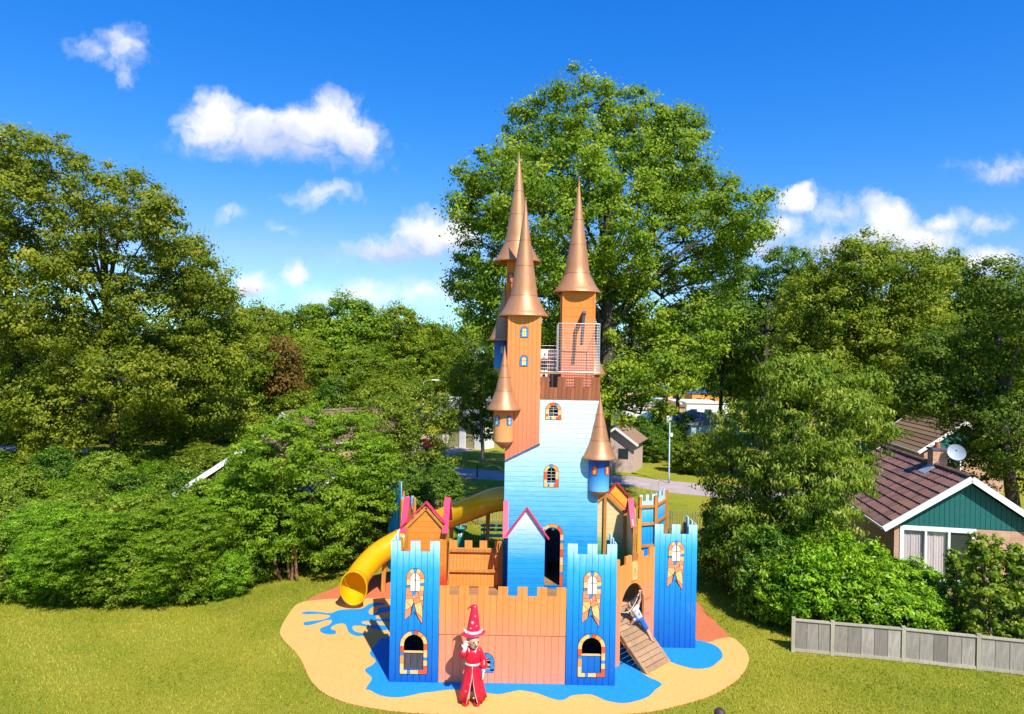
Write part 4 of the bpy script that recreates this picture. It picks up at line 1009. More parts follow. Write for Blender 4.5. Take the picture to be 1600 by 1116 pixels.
proto = tree('background_tree', 'rounded background tree', (0, 0, 0), [((0, 0, 10.2), (3.0, 3.0, 2.6)), ((2.4, .5, 8.4), (2.8, 2.8, 2.4)), ((-2.5, -.4, 8.0), (2.8, 2.8, 2.5)), ((.4, -2.2, 7.2), (2.9, 2.6, 2.4)), ((-.6, 2.2, 8.2), (2.6, 2.6, 2.4)), ((3.4, -1.0, 5.8), (2.2, 2.2, 2.0)), ((-3.4, .8, 5.4), (2.2, 2.2, 2.0)), ((.2, 0, 5.2), (3.0, 3.0, 2.0)), ((-1.5, -1.8, 10.0), (1.6, 1.6, 1.5)), ((1.7, 1.0, 11.0), (1.5, 1.5, 1.5))],
             640, 78, .72, .25, L_OAK, r0=.32, group='background trees round the lawns', twig=50)
proto2 = tree('background_tree', 'tall olive background tree', (0, 0, 0), [((0, 0, 12.0), (2.4, 2.4, 2.4)), ((1.6, .5, 10.0), (2.6, 2.6, 2.4)), ((-1.8, -.4, 9.2), (2.7, 2.7, 2.5)), ((.6, -1.9, 7.2), (2.8, 2.6, 2.4)), ((-.6, 1.8, 7.8), (2.6, 2.6, 2.4)), ((2.4, -1.0, 5.4), (2.3, 2.3, 2.0)), ((-2.5, .8, 5.2), (2.4, 2.4, 2.0)), ((.2, 0, 4.2), (2.6, 2.6, 1.6))],
             580, 78, .72, .25, L_LEFT, r0=.32, group='background trees round the lawns', twig=50)
bt = []   # (px, top py, distance, which, label)
BT = [(530, 466, 84, 0, 'tallest round tree of the background row, against the pale clouds'), (622, 478, 86, 1, 'olive tree in the background row behind the plaza building'), (682, 505, 92, 0, 'loose-topped tree behind the tall steel mast'), (486, 530, 74, 1, 'low olive tree in front of the background row'), (575, 540, 72, 0, 'round tree in front of the background row, behind the locust tree'),
      (405, 478, 66, 1, 'olive tree beside the reddish-leaved tree'), (450, 486, 80, 0, 'background tree between the olive trees and the tallest round tree'), (375, 510, 62, 0, 'green tree filling the gap behind the forked oak'), (600, 556, 70, 0, 'low round tree behind the plaza building roof'), (600, 590, 60, 1, 'low olive tree behind the bushy light green tree'),
      (330, 560, 70, 0, 'shaded tree behind the forked oak trunk'), (200, 560, 66, 0, 'shaded tree across the far path'), (90, 560, 66, 1, 'shaded olive tree across the far path'), (-20, 540, 60, 0, 'shaded tree beside the pink house'), (260, 590, 75, 1, 'deep shaded olive tree across the far path'),
      (1155, 545, 95, 0, 'far tree beyond the campsite roofs'), (1230, 560, 70, 0, 'shaded tree behind the cherry tree'), (1330, 545, 60, 1, 'shaded olive tree behind the bungalows'), (1440, 560, 60, 0, 'shaded tree behind the second bungalow roof'), (1530, 480, 56, 0, 'dark tree rising behind the second bungalow'), (1480, 420, 58, 0, 'crown behind the olive-green oak'),
      (1285, 430, 62, 0, 'blue-green crown beside the olive-green oak'), (1020, 600, 120, 1, 'yellow-green tree among the campsite cabins'), (1085, 585, 125, 0, 'tree behind the blue-roofed cabins'), (720, 560, 110, 1, 'tree standing behind the white caravans by the plaza'), (800, 540, 100, 0, 'tree hidden behind the castle towers'), (860, 560, 100, 1, 'tree glimpsed past the brown battlement')]
used = [False, False]
for (px, py, d, k, lab) in BT:
    x, z = ray(px, py); pr = (proto, proto2)[k]; hgt = CAM_H + z * d; s = hgt / (12.6, 14.2)[k]
    w_ = max(s, .62 if k == 0 else .6) * random.uniform(.95, 1.2)
    place(pr, (x * d, d, 0), random.uniform(0, 6.28), w_, lab, sz=s, first=not used[k]); used[k] = True
# ---- locust and cherry in the foreground
b = G(456, 908)
loc_t = tree('locust_tree', 'bright green feathery locust tree with several bare stems, left of the yellow slide', b, lobes_px([(480,668,34),(450,700,52),(530,698,55),(582,730,40),(420,745,52),(500,765,62),(570,785,45),(440,805,50),(515,835,42),(390,790,40),(385,720,30)], b.y + .5, 1.2),
     1250, 66, .30, .115, L_LOCUST, r0=.06, aspect=.36, bark=BARK_R, twig=60, flat=.35, up=.8, stems=[(-.35, 0), (-.1, .1), (.2, 0)], lvb=.05)
for px, py, rz, sc, zz, lab in ((300, 938, 1.9, .62, .52, 'smaller feathery locust tree below the left bungalow gable'), (180, 940, 3.6, .60, .47, 'spreading feathery locust tree in the left thicket beside dark shrubs'), (70, 930, 5.0, .66, .50, 'feathery locust tree deep in the left thicket under the tall oak'), (360, 905, .8, .66, .62, 'taller locust tree leaning against the left bungalow roof')):
    o = copy_tree(loc_t); o.location = G(px, py); o.rotation_euler = (0, 0, rz); o.scale = (sc, sc, zz); o['label'] = lab; o['group'] = 'locust trees along the left lawn'
loc_t['group'] = 'locust trees along the left lawn'
b = G(1225, 930)
tree('cherry_tree', 'large cherry tree with drooping leaves in front of the tiled bungalow', b, lobes_px([(1205,592,38),(1290,598,42),(1352,610,34),(1240,650,72),(1320,672,58),(1180,690,58),(1160,745,50),(1240,745,72),(1312,735,48),(1182,805,58),(1155,852,48),(1225,850,62),(1375,640,24),(1290,800,40),(1130,800,24)], b.y + .6, 1.5),
     900, 64, .36, .15, L_CHERRY, r0=.16, aspect=.36, twig=90, droop=True, up=.35)
# ---- shrubs
def shrub(name, label, mat, w, h, ncl, per, rc, ls, aspect, group, lob=7, up=.5, droop=False, spike=0):
    L = []
    for i in range(lob):
        a = 2 * math.pi * i / lob + random.uniform(-.3, .3); rr = w * .28 * random.uniform(.7, 1.1)
        z = h * random.uniform(.30, .62); L.append(((rr * math.cos(a), rr * math.sin(a), z), (w * .27, w * .27, min(h * .32, z * .98))))
    L.append(((0, 0, h * .62), (w * .32, w * .32, h * .36))); L.append(((0, 0, h * .28), (w * .42, w * .42, h * .27)))
    for i in range(spike):
        a = random.uniform(0, 6.28); r_ = random.uniform(0, w * .3); L.append(((r_ * math.cos(a), r_ * math.sin(a), h * .95), (.13, .13, h * random.uniform(.20, .40))))
    t = thing(name, label, 'shrub', (0, 0, 0), group=group, local=True)
    me, tips = foliage('foliage', L, ncl, per, rc, ls, aspect, mat, up=up, droop=droop)
    if spike == 0: pass
    o = bpy.data.objects.new('foliage', me); COL.objects.link(o); o.parent = t
    mb = MB()
    for i in range(9):
        e = Vector(L[i % len(L)][0]); mb.tube(spline([(random.uniform(-.15, .15), random.uniform(-.15, .15), -.05), e * .55 + Vector((0, 0, .1)), e], 3), [.03, .028, .025, .022, .02, .016, .012], 6)
    for t_ in list(tips)[:30]:
        e = Vector(t_); mb.tube([e * .6, e], [.012, .006], 5)
    m = bpy.data.meshes.new('stem'); m.from_pydata([tuple(v) for v in mb.v], [], mb.f); m.materials.append(BARK_L)
    q = bpy.data.objects.new('stem', m); COL.objects.link(q); q.parent = t
    return t
lau = shrub('laurel_shrub', 'laurel', L_LAUREL, 2.3, 2.5, 330, 46, .22, .145, .40, 'laurels behind the plank fence')
hed = shrub('dark_shrub', 'dark shrub', L_HEDGE, 2.8, 3.4, 400, 58, .25, .115, .5, 'dark shrubs at the lawn edges')
gsh = shrub('mixed_shrub', 'mixed shrub', L_SHRUB, 2.9, 3.4, 400, 60, .27, .12, .58, 'leafy shrubs along the left lawn')
lsh = shrub('feathery_shrub', 'feathery shrub', L_LOCUST, 2.8, 3.0, 400, 62, .24, .11, .34, 'leafy shrubs along the left lawn', up=.8)
hbm = shrub('hornbeam_shrub', 'tall young hornbeam with upright shoots in front of the bungalow curtains', L_SHRUB, 1.7, 2.5, 260, 34, .15, .12, .6, 'hornbeams at the bungalow', lob=5, spike=14)
seen = set()
def put(pr, px, py, s=1.0, sz=None, label=None, back=0.0):
    g = G(px, py); g.y += back
    f = pr.name not in seen; seen.add(pr.name)
    return place(pr, g, random.uniform(0, 6.28), s * random.uniform(.94, 1.06), label, sz=sz, first=f)
for i, (px, py, s, sz, lab) in enumerate(((1225, 985, .75, .80, 'laurel at the open end of the plank fence'), (1275, 1000, .95, 1.02, 'pale bright laurel behind the first fence panel'), (1335, 1004, .92, .95, 'laurel with a bare leaning stem behind the fence'), (1395, 1008, .90, .74, 'bright laurel behind the middle fence panel'), (1450, 1012, .80, .66, 'laurel beside the tall hornbeam shoots'), (1300, 965, 1.1, 1.15, 'taller laurel in the second row behind the fence'), (1370, 962, 1.0, .88, 'second row laurel under the bungalow window'), (1440, 965, .85, .68, 'low second row laurel in front of the curtains'))):
    put(lau, px, py, s, sz, lab, back=.55)
for px, py, s, sz, lab in ((1545, 1022, .95, 1.02, 'tall young hornbeam with upright shoots in front of the bungalow curtains'), (1600, 1026, .95, .95, 'young hornbeam beside the brick wall at the fence'), (1500, 985, .7, .74, 'smaller hornbeam between the laurels and the brick wall')): put(hbm, px, py, s, sz, lab)
for px, py, s, sz, lab in ((1150, 925, .8, .85, 'dark shrub under the cherry tree beside the castle lawn'), (1195, 958, .85, .85, 'dark shrub beside the first laurel'), (1130, 880, .7, .8, 'dark shrub near the paling fence'), (1250, 925, 1.0, 1.0, 'dark shrub around the cherry trunk'),
                           (545, 885, .85, .95, 'dark glossy shrub right behind the yellow slide'), (512, 888, .80, .90, 'dark shrub beside the locust stems'), (590, 868, .9, 1.05, 'tall dark shrub behind the slide mouth'), (560, 850, 1.0, 1.15, 'dark shrub in the second row behind the slide'), (425, 880, .9, .9, 'dark shrub left of the locust stems'), (640, 838, .9, .95, 'dark shrub behind the far left blue tower'), (690, 806, .85, .8, 'dark shrub under the bushy light green tree'), (380, 912, .7, .6, 'low dark shrub at the lawn edge')):
    put(hed, px, py, s, sz, lab)
LS = [(20, 935), (75, 938), (130, 940), (185, 942), (240, 942), (295, 940), (345, 932), (40, 895), (105, 900), (165, 905), (225, 905), (285, 900), (340, 898), (-20, 900), (60, 865), (135, 862), (215, 862), (290, 860), (355, 865), (410, 868), (20, 835), (110, 828), (195, 826), (280, 828), (350, 832), (-40, 860), (0, 800), (80, 795), (160, 792), (240, 795), (310, 800), (380, 815)]
for i, (px, py) in enumerate(LS):
    pr = (gsh, lsh, hed, gsh, lsh)[i % 5]
    row = 0 if i < 7 else 1
    s = (.62 if row == 0 else .88) * random.uniform(.9, 1.12)
    o = put(pr, px, py, s, s * (.85 if row == 0 else 1.0) * random.uniform(.85, 1.1), None)
    o['group'] = 'leafy shrubs along the left lawn'
    o['label'] = {gsh: 'broad-leaved shrub in the thicket along the left lawn', lsh: 'feathery light green shrub in the thicket along the left lawn', hed: 'dark leafy shrub in the thicket along the left lawn'}[pr]
for px, py, s, lab in ((1095, 742, .95, 'round yellow-green shrub on the lawn beside the lamp post'), (1128, 738, .9, 'second yellow-green shrub behind the lamp post'), (1065, 738, .7, 'small shrub right behind the lamp post')): put(gsh, px, py, s, s * .95, lab)
for px, py, s, lab in ((1015, 722, .85, 'dense green shrub behind the brick hut'), (1040, 718, .95, 'dense shrub between the hut and the lamp post'), (1000, 706, .95, 'tall shrub screening the campsite'), (1075, 705, 1.0, 'shrub in front of the white campsite roofs'), (1110, 700, 1.0, 'shrub beside the grey-roofed cabin'), (1035, 690, 1.1, 'shrub below the white parasol')):
    put(hed, px, py, s, s, lab)['group'] = 'shrubs screening the campsite'
for i, px in enumerate((-40, 20, 80, 140, 200, 255, 310, 365, 420, 470, 520)):
    pr = (hed, gsh)[i % 2]; o = put(pr, px, 694 - (i % 3) * 3, 1.55, 1.5 + .3 * (i % 3), None); o['group'] = 'shrubs across the far path'
    o['label'] = ('dark tall shrub in the row across the far path', 'broad-leaved tall shrub in the row across the far path')[i % 2]
for i, (px, py) in enumerate(((-50, 752), (5, 756), (60, 758), (115, 756), (160, 750), (205, 748), (225, 744), (270, 742), (310, 744), (350, 745), (400, 742), (450, 738), (500, 742))):
    pr = (gsh, hed, gsh)[i % 3]; o = put(pr, px, py, 1.15, .56 + .05 * (i % 3), None); o['group'] = 'low shrubs along the near side of the far path'
    o['label'] = 'dark low shrub along the near side of the far path' if pr is hed else 'broad-leaved low shrub along the near side of the far path'
# ---- grass blades on the lawn round the castle and litter under the shrubs: uncountable
def grass(name, n, x0, x1, y0, y1, hgt, mat, keep, label, lvb=0., flat=False):
    pts = np.stack([rng.uniform(x0, x1, n), rng.uniform(y0, y1, n)], 1); pts = pts[keep(pts)]; n = len(pts)
    C = np.concatenate([pts, np.zeros((n, 1))], 1); h = hgt * rng.uniform(.5, 1.3, n); a = rng.uniform(0, 2 * np.pi, n); w = hgt * .22
    D = np.stack([np.cos(a), np.sin(a), np.zeros(n)], 1); lean = rng.normal(0, .35, (n, 3)); lean[:, 2] = .12 if flat else 1
    V = np.empty((n, 3, 3)); V[:, 0] = C - D * w; V[:, 1] = C + D * w; V[:, 2] = C + lean * h[:, None]
    if flat: V[:, :, 2] += .012
    me = bpy.data.meshes.new(name); me.vertices.add(3 * n); me.loops.add(3 * n); me.polygons.add(n); me.vertices.foreach_set('co', V.astype(np.float32).ravel()); me.loops.foreach_set('vertex_index', np.arange(3 * n, dtype=np.int32))
    me.polygons.foreach_set('loop_start', np.arange(0, 3 * n, 3, dtype=np.int32)); me.polygons.foreach_set('loop_total', np.full(n, 3, dtype=np.int32)); me.update(calc_edges=True)
    patch = .48 + .34 * np.sin(pts[:, 0] * .9 + 1.3 * np.sin(pts[:, 1] * .7)) * np.sin(pts[:, 1] * 1.1 + 2 * np.sin(pts[:, 0] * .5))
    at = me.attributes.new('lv', 'FLOAT', 'FACE'); at.data.foreach_set('value', np.clip(patch + lvb + rng.normal(0, .2, n), 0, 1).astype(np.float32)); me.materials.append(mat)
    o = bpy.data.objects.new(name, me); COL.objects.link(o); ORG[o] = Vector((0, 0, 0)); tag(o, label, name.replace('_', ' '), kind='stuff')
pad_poly = np.array([(p.x, p.y) for p in smooth_loop(padpts, 2)])
def off_pad(p):
    x, y = p[:, 0], p[:, 1]; ins = np.zeros(len(p), bool); k = len(pad_poly)
    for i in range(k):
        (x1, y1), (x2, y2) = pad_poly[i], pad_poly[(i + 1) % k]; c = (y1 <= y) != (y2 <= y); ins ^= c & (x < x1 + (y - y1) * (x2 - x1) / (y2 - y1 + 1e-12))
    return (~ins) & (np.abs(x) < y * .80 + 3)
L_GRASS = leaf_mat('leaf_grass', (.19, .25, .012), (.38, .36, .025), (.58, .50, .09), .35, .8)
grass('grass', 430000, -19, 19, 8, 33, .055, L_GRASS, off_pad, 'short yellowish green grass of the lawn around the castle')
L_LITTER = leaf_mat('leaf_litter', (.16, .09, .04), (.30, .19, .09), (.45, .33, .18), .1, .9)
def lit_zone(p):
    z = np.zeros(len(p), bool)
    for px, py, r in ((400, 945, .9), (440, 925, .9), (490, 915, .8), (1130, 905, .8), (1185, 965, .7), (355, 955, .7)):
        g = G(px, py); z |= ((p[:, 0] - g.x) ** 2 + ((p[:, 1] - g.y) * 1.6) ** 2) < (r * (1 + .4 * np.sin(p[:, 0] * 9) * np.sin(p[:, 1] * 7))) ** 2
    return z & off_pad(p)
grass('leaf_litter', 60000, -12, 10, 18, 26, .06, L_LITTER, lit_zone, 'dry brown leaf litter on the lawn under the shrubs', flat=True)
# ---- far wood on the skyline: one mass
def far_wood():
    L = []
    for i in range(300):
        d = random.uniform(150, 300); x = random.uniform(-1.7, 1.7) * d; h = random.uniform(11, 17) + (d - 150) * .035
        L.append(((x, d, h * .55), (random.uniform(5, 9), 6, h * .5)))
    me, _ = foliage('far_wood', L, 7000, 11, 2.6, 1.5, .75, L_FAR, up=.4, shell=.15)
    o = bpy.data.objects.new('far_wood', me); COL.objects.link(o); ORG[o] = Vector((0, 0, 0))
    tag(o, 'distant wood closing the skyline behind the campsite', 'wood', kind='stuff')
far_wood()

# ================================================================== houses, fences, street furniture
def brick_mat(name, c1, c2, mortar, scale=1.0):
    m, nt, bs = nodes(name)
    tcn = nt.nodes.new('ShaderNodeTexCoord').outputs['Object']; sp = nt.nodes.new('ShaderNodeSeparateXYZ'); nt.links.new(tcn, sp.inputs[0])
    ad = nt.nodes.new('ShaderNodeMath'); nt.links.new(sp.outputs[0], ad.inputs[0]); nt.links.new(sp.outputs[1], ad.inputs[1])
    cb = nt.nodes.new('ShaderNodeCombineXYZ'); nt.links.new(ad.outputs[0], cb.inputs[0]); nt.links.new(sp.outputs[2], cb.inputs[1])
    b = nt.nodes.new('ShaderNodeTexBrick'); nt.links.new(cb.outputs[0], b.inputs['Vector'])
    b.inputs['Scale'].default_value = 1; b.inputs['Brick Width'].default_value = .22 * scale; b.inputs['Row Height'].default_value = .075 * scale; b.inputs['Mortar Size'].default_value = .008 * scale
    b.inputs['Color1'].default_value = (*c1, 1); b.inputs['Color2'].default_value = (*c2, 1); b.inputs['Mortar'].default_value = (*mortar, 1)
    c = mixc(nt, maprange(nt, noise(nt, 4, 5), .4, .75, 0, .45), b.outputs['Color'], [k * .6 for k in c1])
    nt.links.new(c, bs.inputs['Base Color']); bs.inputs['Roughness'].default_value = .9; bump(nt, bs, b.outputs['Fac'], -.4, .01); return m
M['brick'] = brick_mat('brick', (.50, .23, .12), (.62, .33, .19), (.50, .44, .38)); M['brick_pink'] = brick_mat('brick_pink', (.55, .36, .28), (.62, .42, .34), (.55, .5, .45))
M['teal'] = plain('teal', (.006, .115, .105), .6, var=.15, scale=8, stretch=(6, 6, .8)); M['trim'] = plain('trim', (.80, .80, .78), .5, var=.05)
def tile_mat(name, a, b_):
    m, nt, bs = nodes(name)
    c = mixc(nt, maprange(nt, objrand(nt), 0, 1), a, b_)
    c = mixc(nt, maprange(nt, noise(nt, 2.2, 6, rough=.7), .42, .70, 0, .6), c, (.20, .14, .10)); c = mixc(nt, maprange(nt, noise(nt, 9, 5), .58, .75, 0, .5), c, (.20, .21, .10))
    nt.links.new(c, bs.inputs['Base Color']); bs.inputs['Roughness'].default_value = .8; bump(nt, bs, noise(nt, 40, 3), .3); return m
M['tile'] = tile_mat('tile', (.125, .060, .058), (.28, .12, .095)); M['tile_brown'] = tile_mat('tile_brown', (.20, .115, .06), (.32, .19, .10)); M['tile_grey'] = tile_mat('tile_grey', (.16, .16, .17), (.24, .24, .25))
M['curtain'] = plain('curtain', (.72, .62, .62), .9, var=.10, scale=5, stretch=(14, 1, .4)); 
def glass_mat():
    m, nt, bs = nodes('window_glass'); bs.inputs['Base Color'].default_value = (.03, .04, .045, 1); bs.inputs['Roughness'].default_value = .06; bs.inputs['Specular IOR Level'].default_value = .8
    return m
M['glass'] = glass_mat()
def clear_glass():
    m, nt, bs = nodes('clear_glass'); t = nt.nodes.new('ShaderNodeBsdfTransparent'); g = nt.nodes.new('ShaderNodeBsdfGlossy'); g.inputs['Roughness'].default_value = .03
    mx = nt.nodes.new('ShaderNodeMixShader'); mx.inputs[0].default_value = .10; nt.links.new(t.outputs[0], mx.inputs[1]); nt.links.new(g.outputs[0], mx.inputs[2]); nt.links.new(mx.outputs[0], nt.nodes['Material Output'].inputs[0]); return m
M['clear'] = clear_glass()
def bungalow(label, loc, rz, hw=2.45, L=8.0, eave=2.62, ridge=4.28, wallm='brick', tilem='tile', detail=0, gable='teal', name='brick_bungalow', group=None):
    t = thing(name, label, 'house', loc, rz, local=True, group=group)
    ov = .30; sl = (ridge - eave) / hw
    fr = Frame((-hw + .12, 0), (hw - .12, 0)); w = fr.len
    if detail: win = [(.24, .55), (2.55, .55), (2.55, 2.40), (.24, 2.40)]
    else: win = [(.9, .9), (2.2, .9), (2.2, 2.2), (.9, 2.2)]
    wl = slab(fr, [[(0, 0), (w, 0), (w, 2.45), (0, 2.45)], win], 0, w, 0, -.2, 0).to('wall', M[wallm], t)
    for s in (-1, 1): MB().box((s * (hw - .22), L / 2, 1.225), (.2, L - .44, 2.45)).to('wall', M[wallm], t)
    MB().box((0, L - .1, 1.225), (2 * hw - .24, .2, 2.45)).to('wall', M[wallm], t)
    gp = [(-.02, 2.47), (w + .02, 2.47), (w / 2, 2.47 + (w / 2) * sl + .02)]
    if detail:
        g = slab(fr, [gp], 0, w, 0, -.1, -.02).to('gable', M['dark'], t); planks(g, fr, [gp], 0, .16, -.018, .012, M[gable], name='gable_board', gap=.012)
    else: slab(fr, [gp], -.02, w + .02, 0, -.1, .0).to('gable', M[gable], t)
    slab(Frame((-hw + .12, L), (hw - .12, L)), [gp], -.02, w + .02, 0, -.1, .0).to('gable', M[gable], t)
    # window: frame, panes, curtains
    u0, u1, v0, v1 = win[0][0], win[1][0], win[0][1], win[2][1]
    wf = MB(); th = .07
    wf.add(*prism(fr, [(u0 - .06, v1 - .10), (u1 + .06, v1 - .10), (u1 + .06, v1 + .06), (u0 - .06, v1 + .06)], -.08, .03)); wf.add(*prism(fr, [(u0, v0), (u1, v0), (u1, v0 + .08), (u0, v0 + .08)], -.08, .04))
    wf.add(*prism(fr, [(u0 - .06, v0), (u0, v0), (u0, v1 - .10), (u0 - .06, v1 - .10)], -.08, .025))
    wn = wf.to('window', M['trim'], t)
    n = 3 if detail else 2
    for i in range(n + 1):
        u = u0 + (u1 - u0 - th) * i / n
        vs, fs = prism(fr, [(u, v0 + .08), (u + th, v0 + .08), (u + th, v1 - .1), (u, v1 - .1)], -.08, .02); obj('frame', (vs, fs), M['trim'], wn)
    for i in range(n):
        a = u0 + (u1 - u0 - th) * i / n + th; b2 = u0 + (u1 - u0 - th) * (i + 1) / n
        vs, fs = prism(fr, [(a, v0 + .08), (b2, v0 + .08), (b2, v1 - .1), (a, v1 - .1)], -.050, -.044); obj('pane', (vs, fs), M['clear'] if (detail and i < 2) else M['glass'], wn)
        if detail and i < 2:
            k = 26; cv = []; cf = []
            for j in range(k + 1):
                u = a + (b2 - a) * j / k; nn = -.11 + .022 * math.sin(j * 1.9) + .01 * math.sin(j * .7); cv += [fr.p(u, v0 + .02, nn), fr.p(u, v1, nn)]
            for j in range(k): cf.append([2 * j, 2 * j + 2, 2 * j + 3, 2 * j + 1])
            obj('curtain', (cv, cf), M['curtain'], wn, True)
    if detail:
        MB().box((-hw + .5, L * .45, 1.5), (.06, 1.2, 1.1)).to('side_window', M['glass'], t)
    # roof
    S = math.hypot(hw + ov, (hw + ov) * sl); a = math.atan(sl)
    for s in (-1, 1):
        e = Vector((s * (hw + ov), 0, ridge - (hw + ov) * sl)); 
        mb = MB(); d = Vector((s * math.cos(a), 0, -math.sin(a))); nrm = Vector((s * math.sin(a), 0, math.cos(a)))
        c = Vector((0, L / 2, ridge)) + d * S / 2 - nrm * .05
        rf = mb.box(c, (S, L + .6, .06), M=Matrix((d, Vector((0, 1, 0)), nrm)).transposed()).to('roof', M[tilem], t)
        if detail == 1 and s == -1:
            nc, nr = 30, 9
            tw, tl = (L + .6) / nc, S / nr
            tm = bpy.data.meshes.new('tile'); vs = []; fs = []
            prof = [(-.5, .0), (-.32, .028), (-.12, .012), (.12, .004), (.34, .012), (.5, .0)]
            for z_, yy in ((0.0, -.5), (.045, .54)):
                for x_, h in prof: vs.append((x_ * tw * .985, yy * tl, h + z_))
            for x_, h in prof: vs.append((x_ * tw * .985, .54 * tl, h + .045 - .035))
            k = len(prof)
            for i in range(k - 1): fs += [[i, i + 1, k + i + 1, k + i], [k + i, k + i + 1, 2 * k + i + 1, 2 * k + i]]
            tm.from_pydata(vs, [], fs); tm.materials.append(M[tilem])
            X = Vector((0, -1, 0)); 
            for r in range(nr):
                for q in range(nc):
                    pos = Vector((0, -.3 + tw * (q + .5), ridge)) + d * (tl * (r + .5)) + nrm * (.0 + random.uniform(-.004, .006))
                    o = bpy.data.objects.new('tile', tm); COL.objects.link(o); o.parent = rf
                    mat4 = Matrix((X, d, nrm)).transposed().to_4x4(); mat4 = Matrix.Translation(pos - ORG[rf]) @ mat4 @ Matrix.Rotation(random.uniform(-.012, .012), 4, 'Z'); o.matrix_local = mat4
        else:
            nr = 9
            for r in range(nr):   # courses, each a lapped strip
                c2 = Vector((0, L / 2, ridge)) + d * (S / nr * (r + .5)); dd = (d + nrm * .09).normalized(); n2 = Vector((0, 1, 0)).cross(dd) * s
                n2 = dd.cross(Vector((0, 1, 0))); n2 = n2 if n2.z > 0 else -n2
                MB().box(c2 + nrm * .012, (S / nr * 1.06, L + .62, .03), M=Matrix((dd, Vector((0, 1, 0)), n2)).transposed()).to('tile_course', M[tilem], rf)
        for y in (-.31, L + .31):
            MB().beam(Vector((0, y, ridge - .05)), Vector((0, y, ridge - .05)) + d * (S + .04), .05, .20, up=nrm).to('barge_board', M['trim'], t)
        MB().beam(Vector((s * (hw + ov + .05), -.3, e.z - .04)), Vector((s * (hw + ov + .05), L + .3, e.z - .04)), .10, .08).to('gutter', M['trim'], t)
    k = int((L + .6) / .34)
    for i in range(k):
        y = -.3 + (L + .6) * (i + .5) / k
        MB().lathe([(.13, -.18), (.115, .18)], (0, 0, 0), 12, 0, math.pi)
        vs = []; fs = []
        for yy, rr in ((-.19, .135), (.19, .115)):
            for j in range(7): an = math.pi * j / 6; vs.append((rr * math.cos(an), y + yy, ridge + rr * .8 * math.sin(an)))
        for j in range(6): fs.append([j, j + 1, 8 + j, 7 + j])
        obj('ridge_tile', (vs, fs), M[tilem], t)
    if detail:
        ch = MB().box((.10, 2.75, ridge + .18), (.50, .50, .80)).to('chimney', M['brick'], t); MB().box((.10, 2.75, ridge + .61), (.58, .58, .07)).to('chimney_cap', M['slate'], ch)
        MB().lathe([(.10, 0), (.085, .22)], (.10, 2.75, ridge + .64), 12).to('chimney_pot', M['red_clay'], ch, True)
        MB().box((-.34, 2.60, ridge - .17), (.45, .62, .02), M=Matrix.Rotation(-math.atan(sl) * -1 * -1, 3, 'Y')).to('lead_flashing', M['lead'], ch)
    return t
M['red_clay'] = plain('red_clay', (.40, .12, .06), .8); M['lead'] = plain('lead', (.42, .50, .62), .4, .3); M['dish'] = plain('dish', (.40, .47, .54), .4, .0)
bung = bungalow('bungalow with dark red tiled roof, teal gable and pink curtains behind the laurels', (15.93, 23.75, 0), -R(10.5), detail=1)
def dish():
    c = Vector((15.93, 23.75, 4.28)) + Matrix.Rotation(-R(10.5), 3, 'Z') @ Vector((.55, 2.2, .55))
    t = thing('satellite_dish', 'pale satellite dish on the chimney of the red tiled bungalow', 'dish', c)
    ax = Vector((-.55, -.80, .28)).normalized(); x = ax.orthogonal().normalized(); y = ax.cross(x); vs = []; fs = []; n = 28
    for r in (0, .10, .20, .28, .32):
        for k in range(n): a = 2 * math.pi * k / n; vs.append(c + ax * (r * r * .7) + (x * math.cos(a) * .9 + y * math.sin(a)) * r)
    for j in range(4):
        for k in range(n): fs.append([j * n + k, j * n + (k + 1) % n, (j + 1) * n + (k + 1) % n, (j + 1) * n + k])
    obj('reflector', (vs, fs), M['dish'], t, True)
    MB().tube([c + y * -.36 + ax * .1, c + ax * .42], .012, 6).to('feed_arm', M['dish'], t); MB().tube([c + ax * .40, c + ax * .48], .03, 8).to('receiver', M['slate'], t)
    MB().tube([c - ax * .02, c - ax * .18, c + Vector((-.2, .3, -.3))], .02, 6).to('mount', M['steel'], t)
dish()
bungalow('second bungalow with brown tiled roof, half hidden by the dark oak', (29.2, 44.0, 0), -R(10.5), tilem='tile_brown', eave=2.7, ridge=4.5)
bungalow('bungalow with white barge boards almost swallowed by the left shrubs', (-10.75, 27.9, 0), R(4), tilem='tile', gable='brick')
bungalow('bungalow with dark tiled roof hidden behind the locust tree', (-14.6, 44.5, 0), -R(42), tilem='tile')
bungalow('pinkish house with white gable beyond the far path', (-44.5, 60, 0), R(20), wallm='brick_pink', gable='trim')
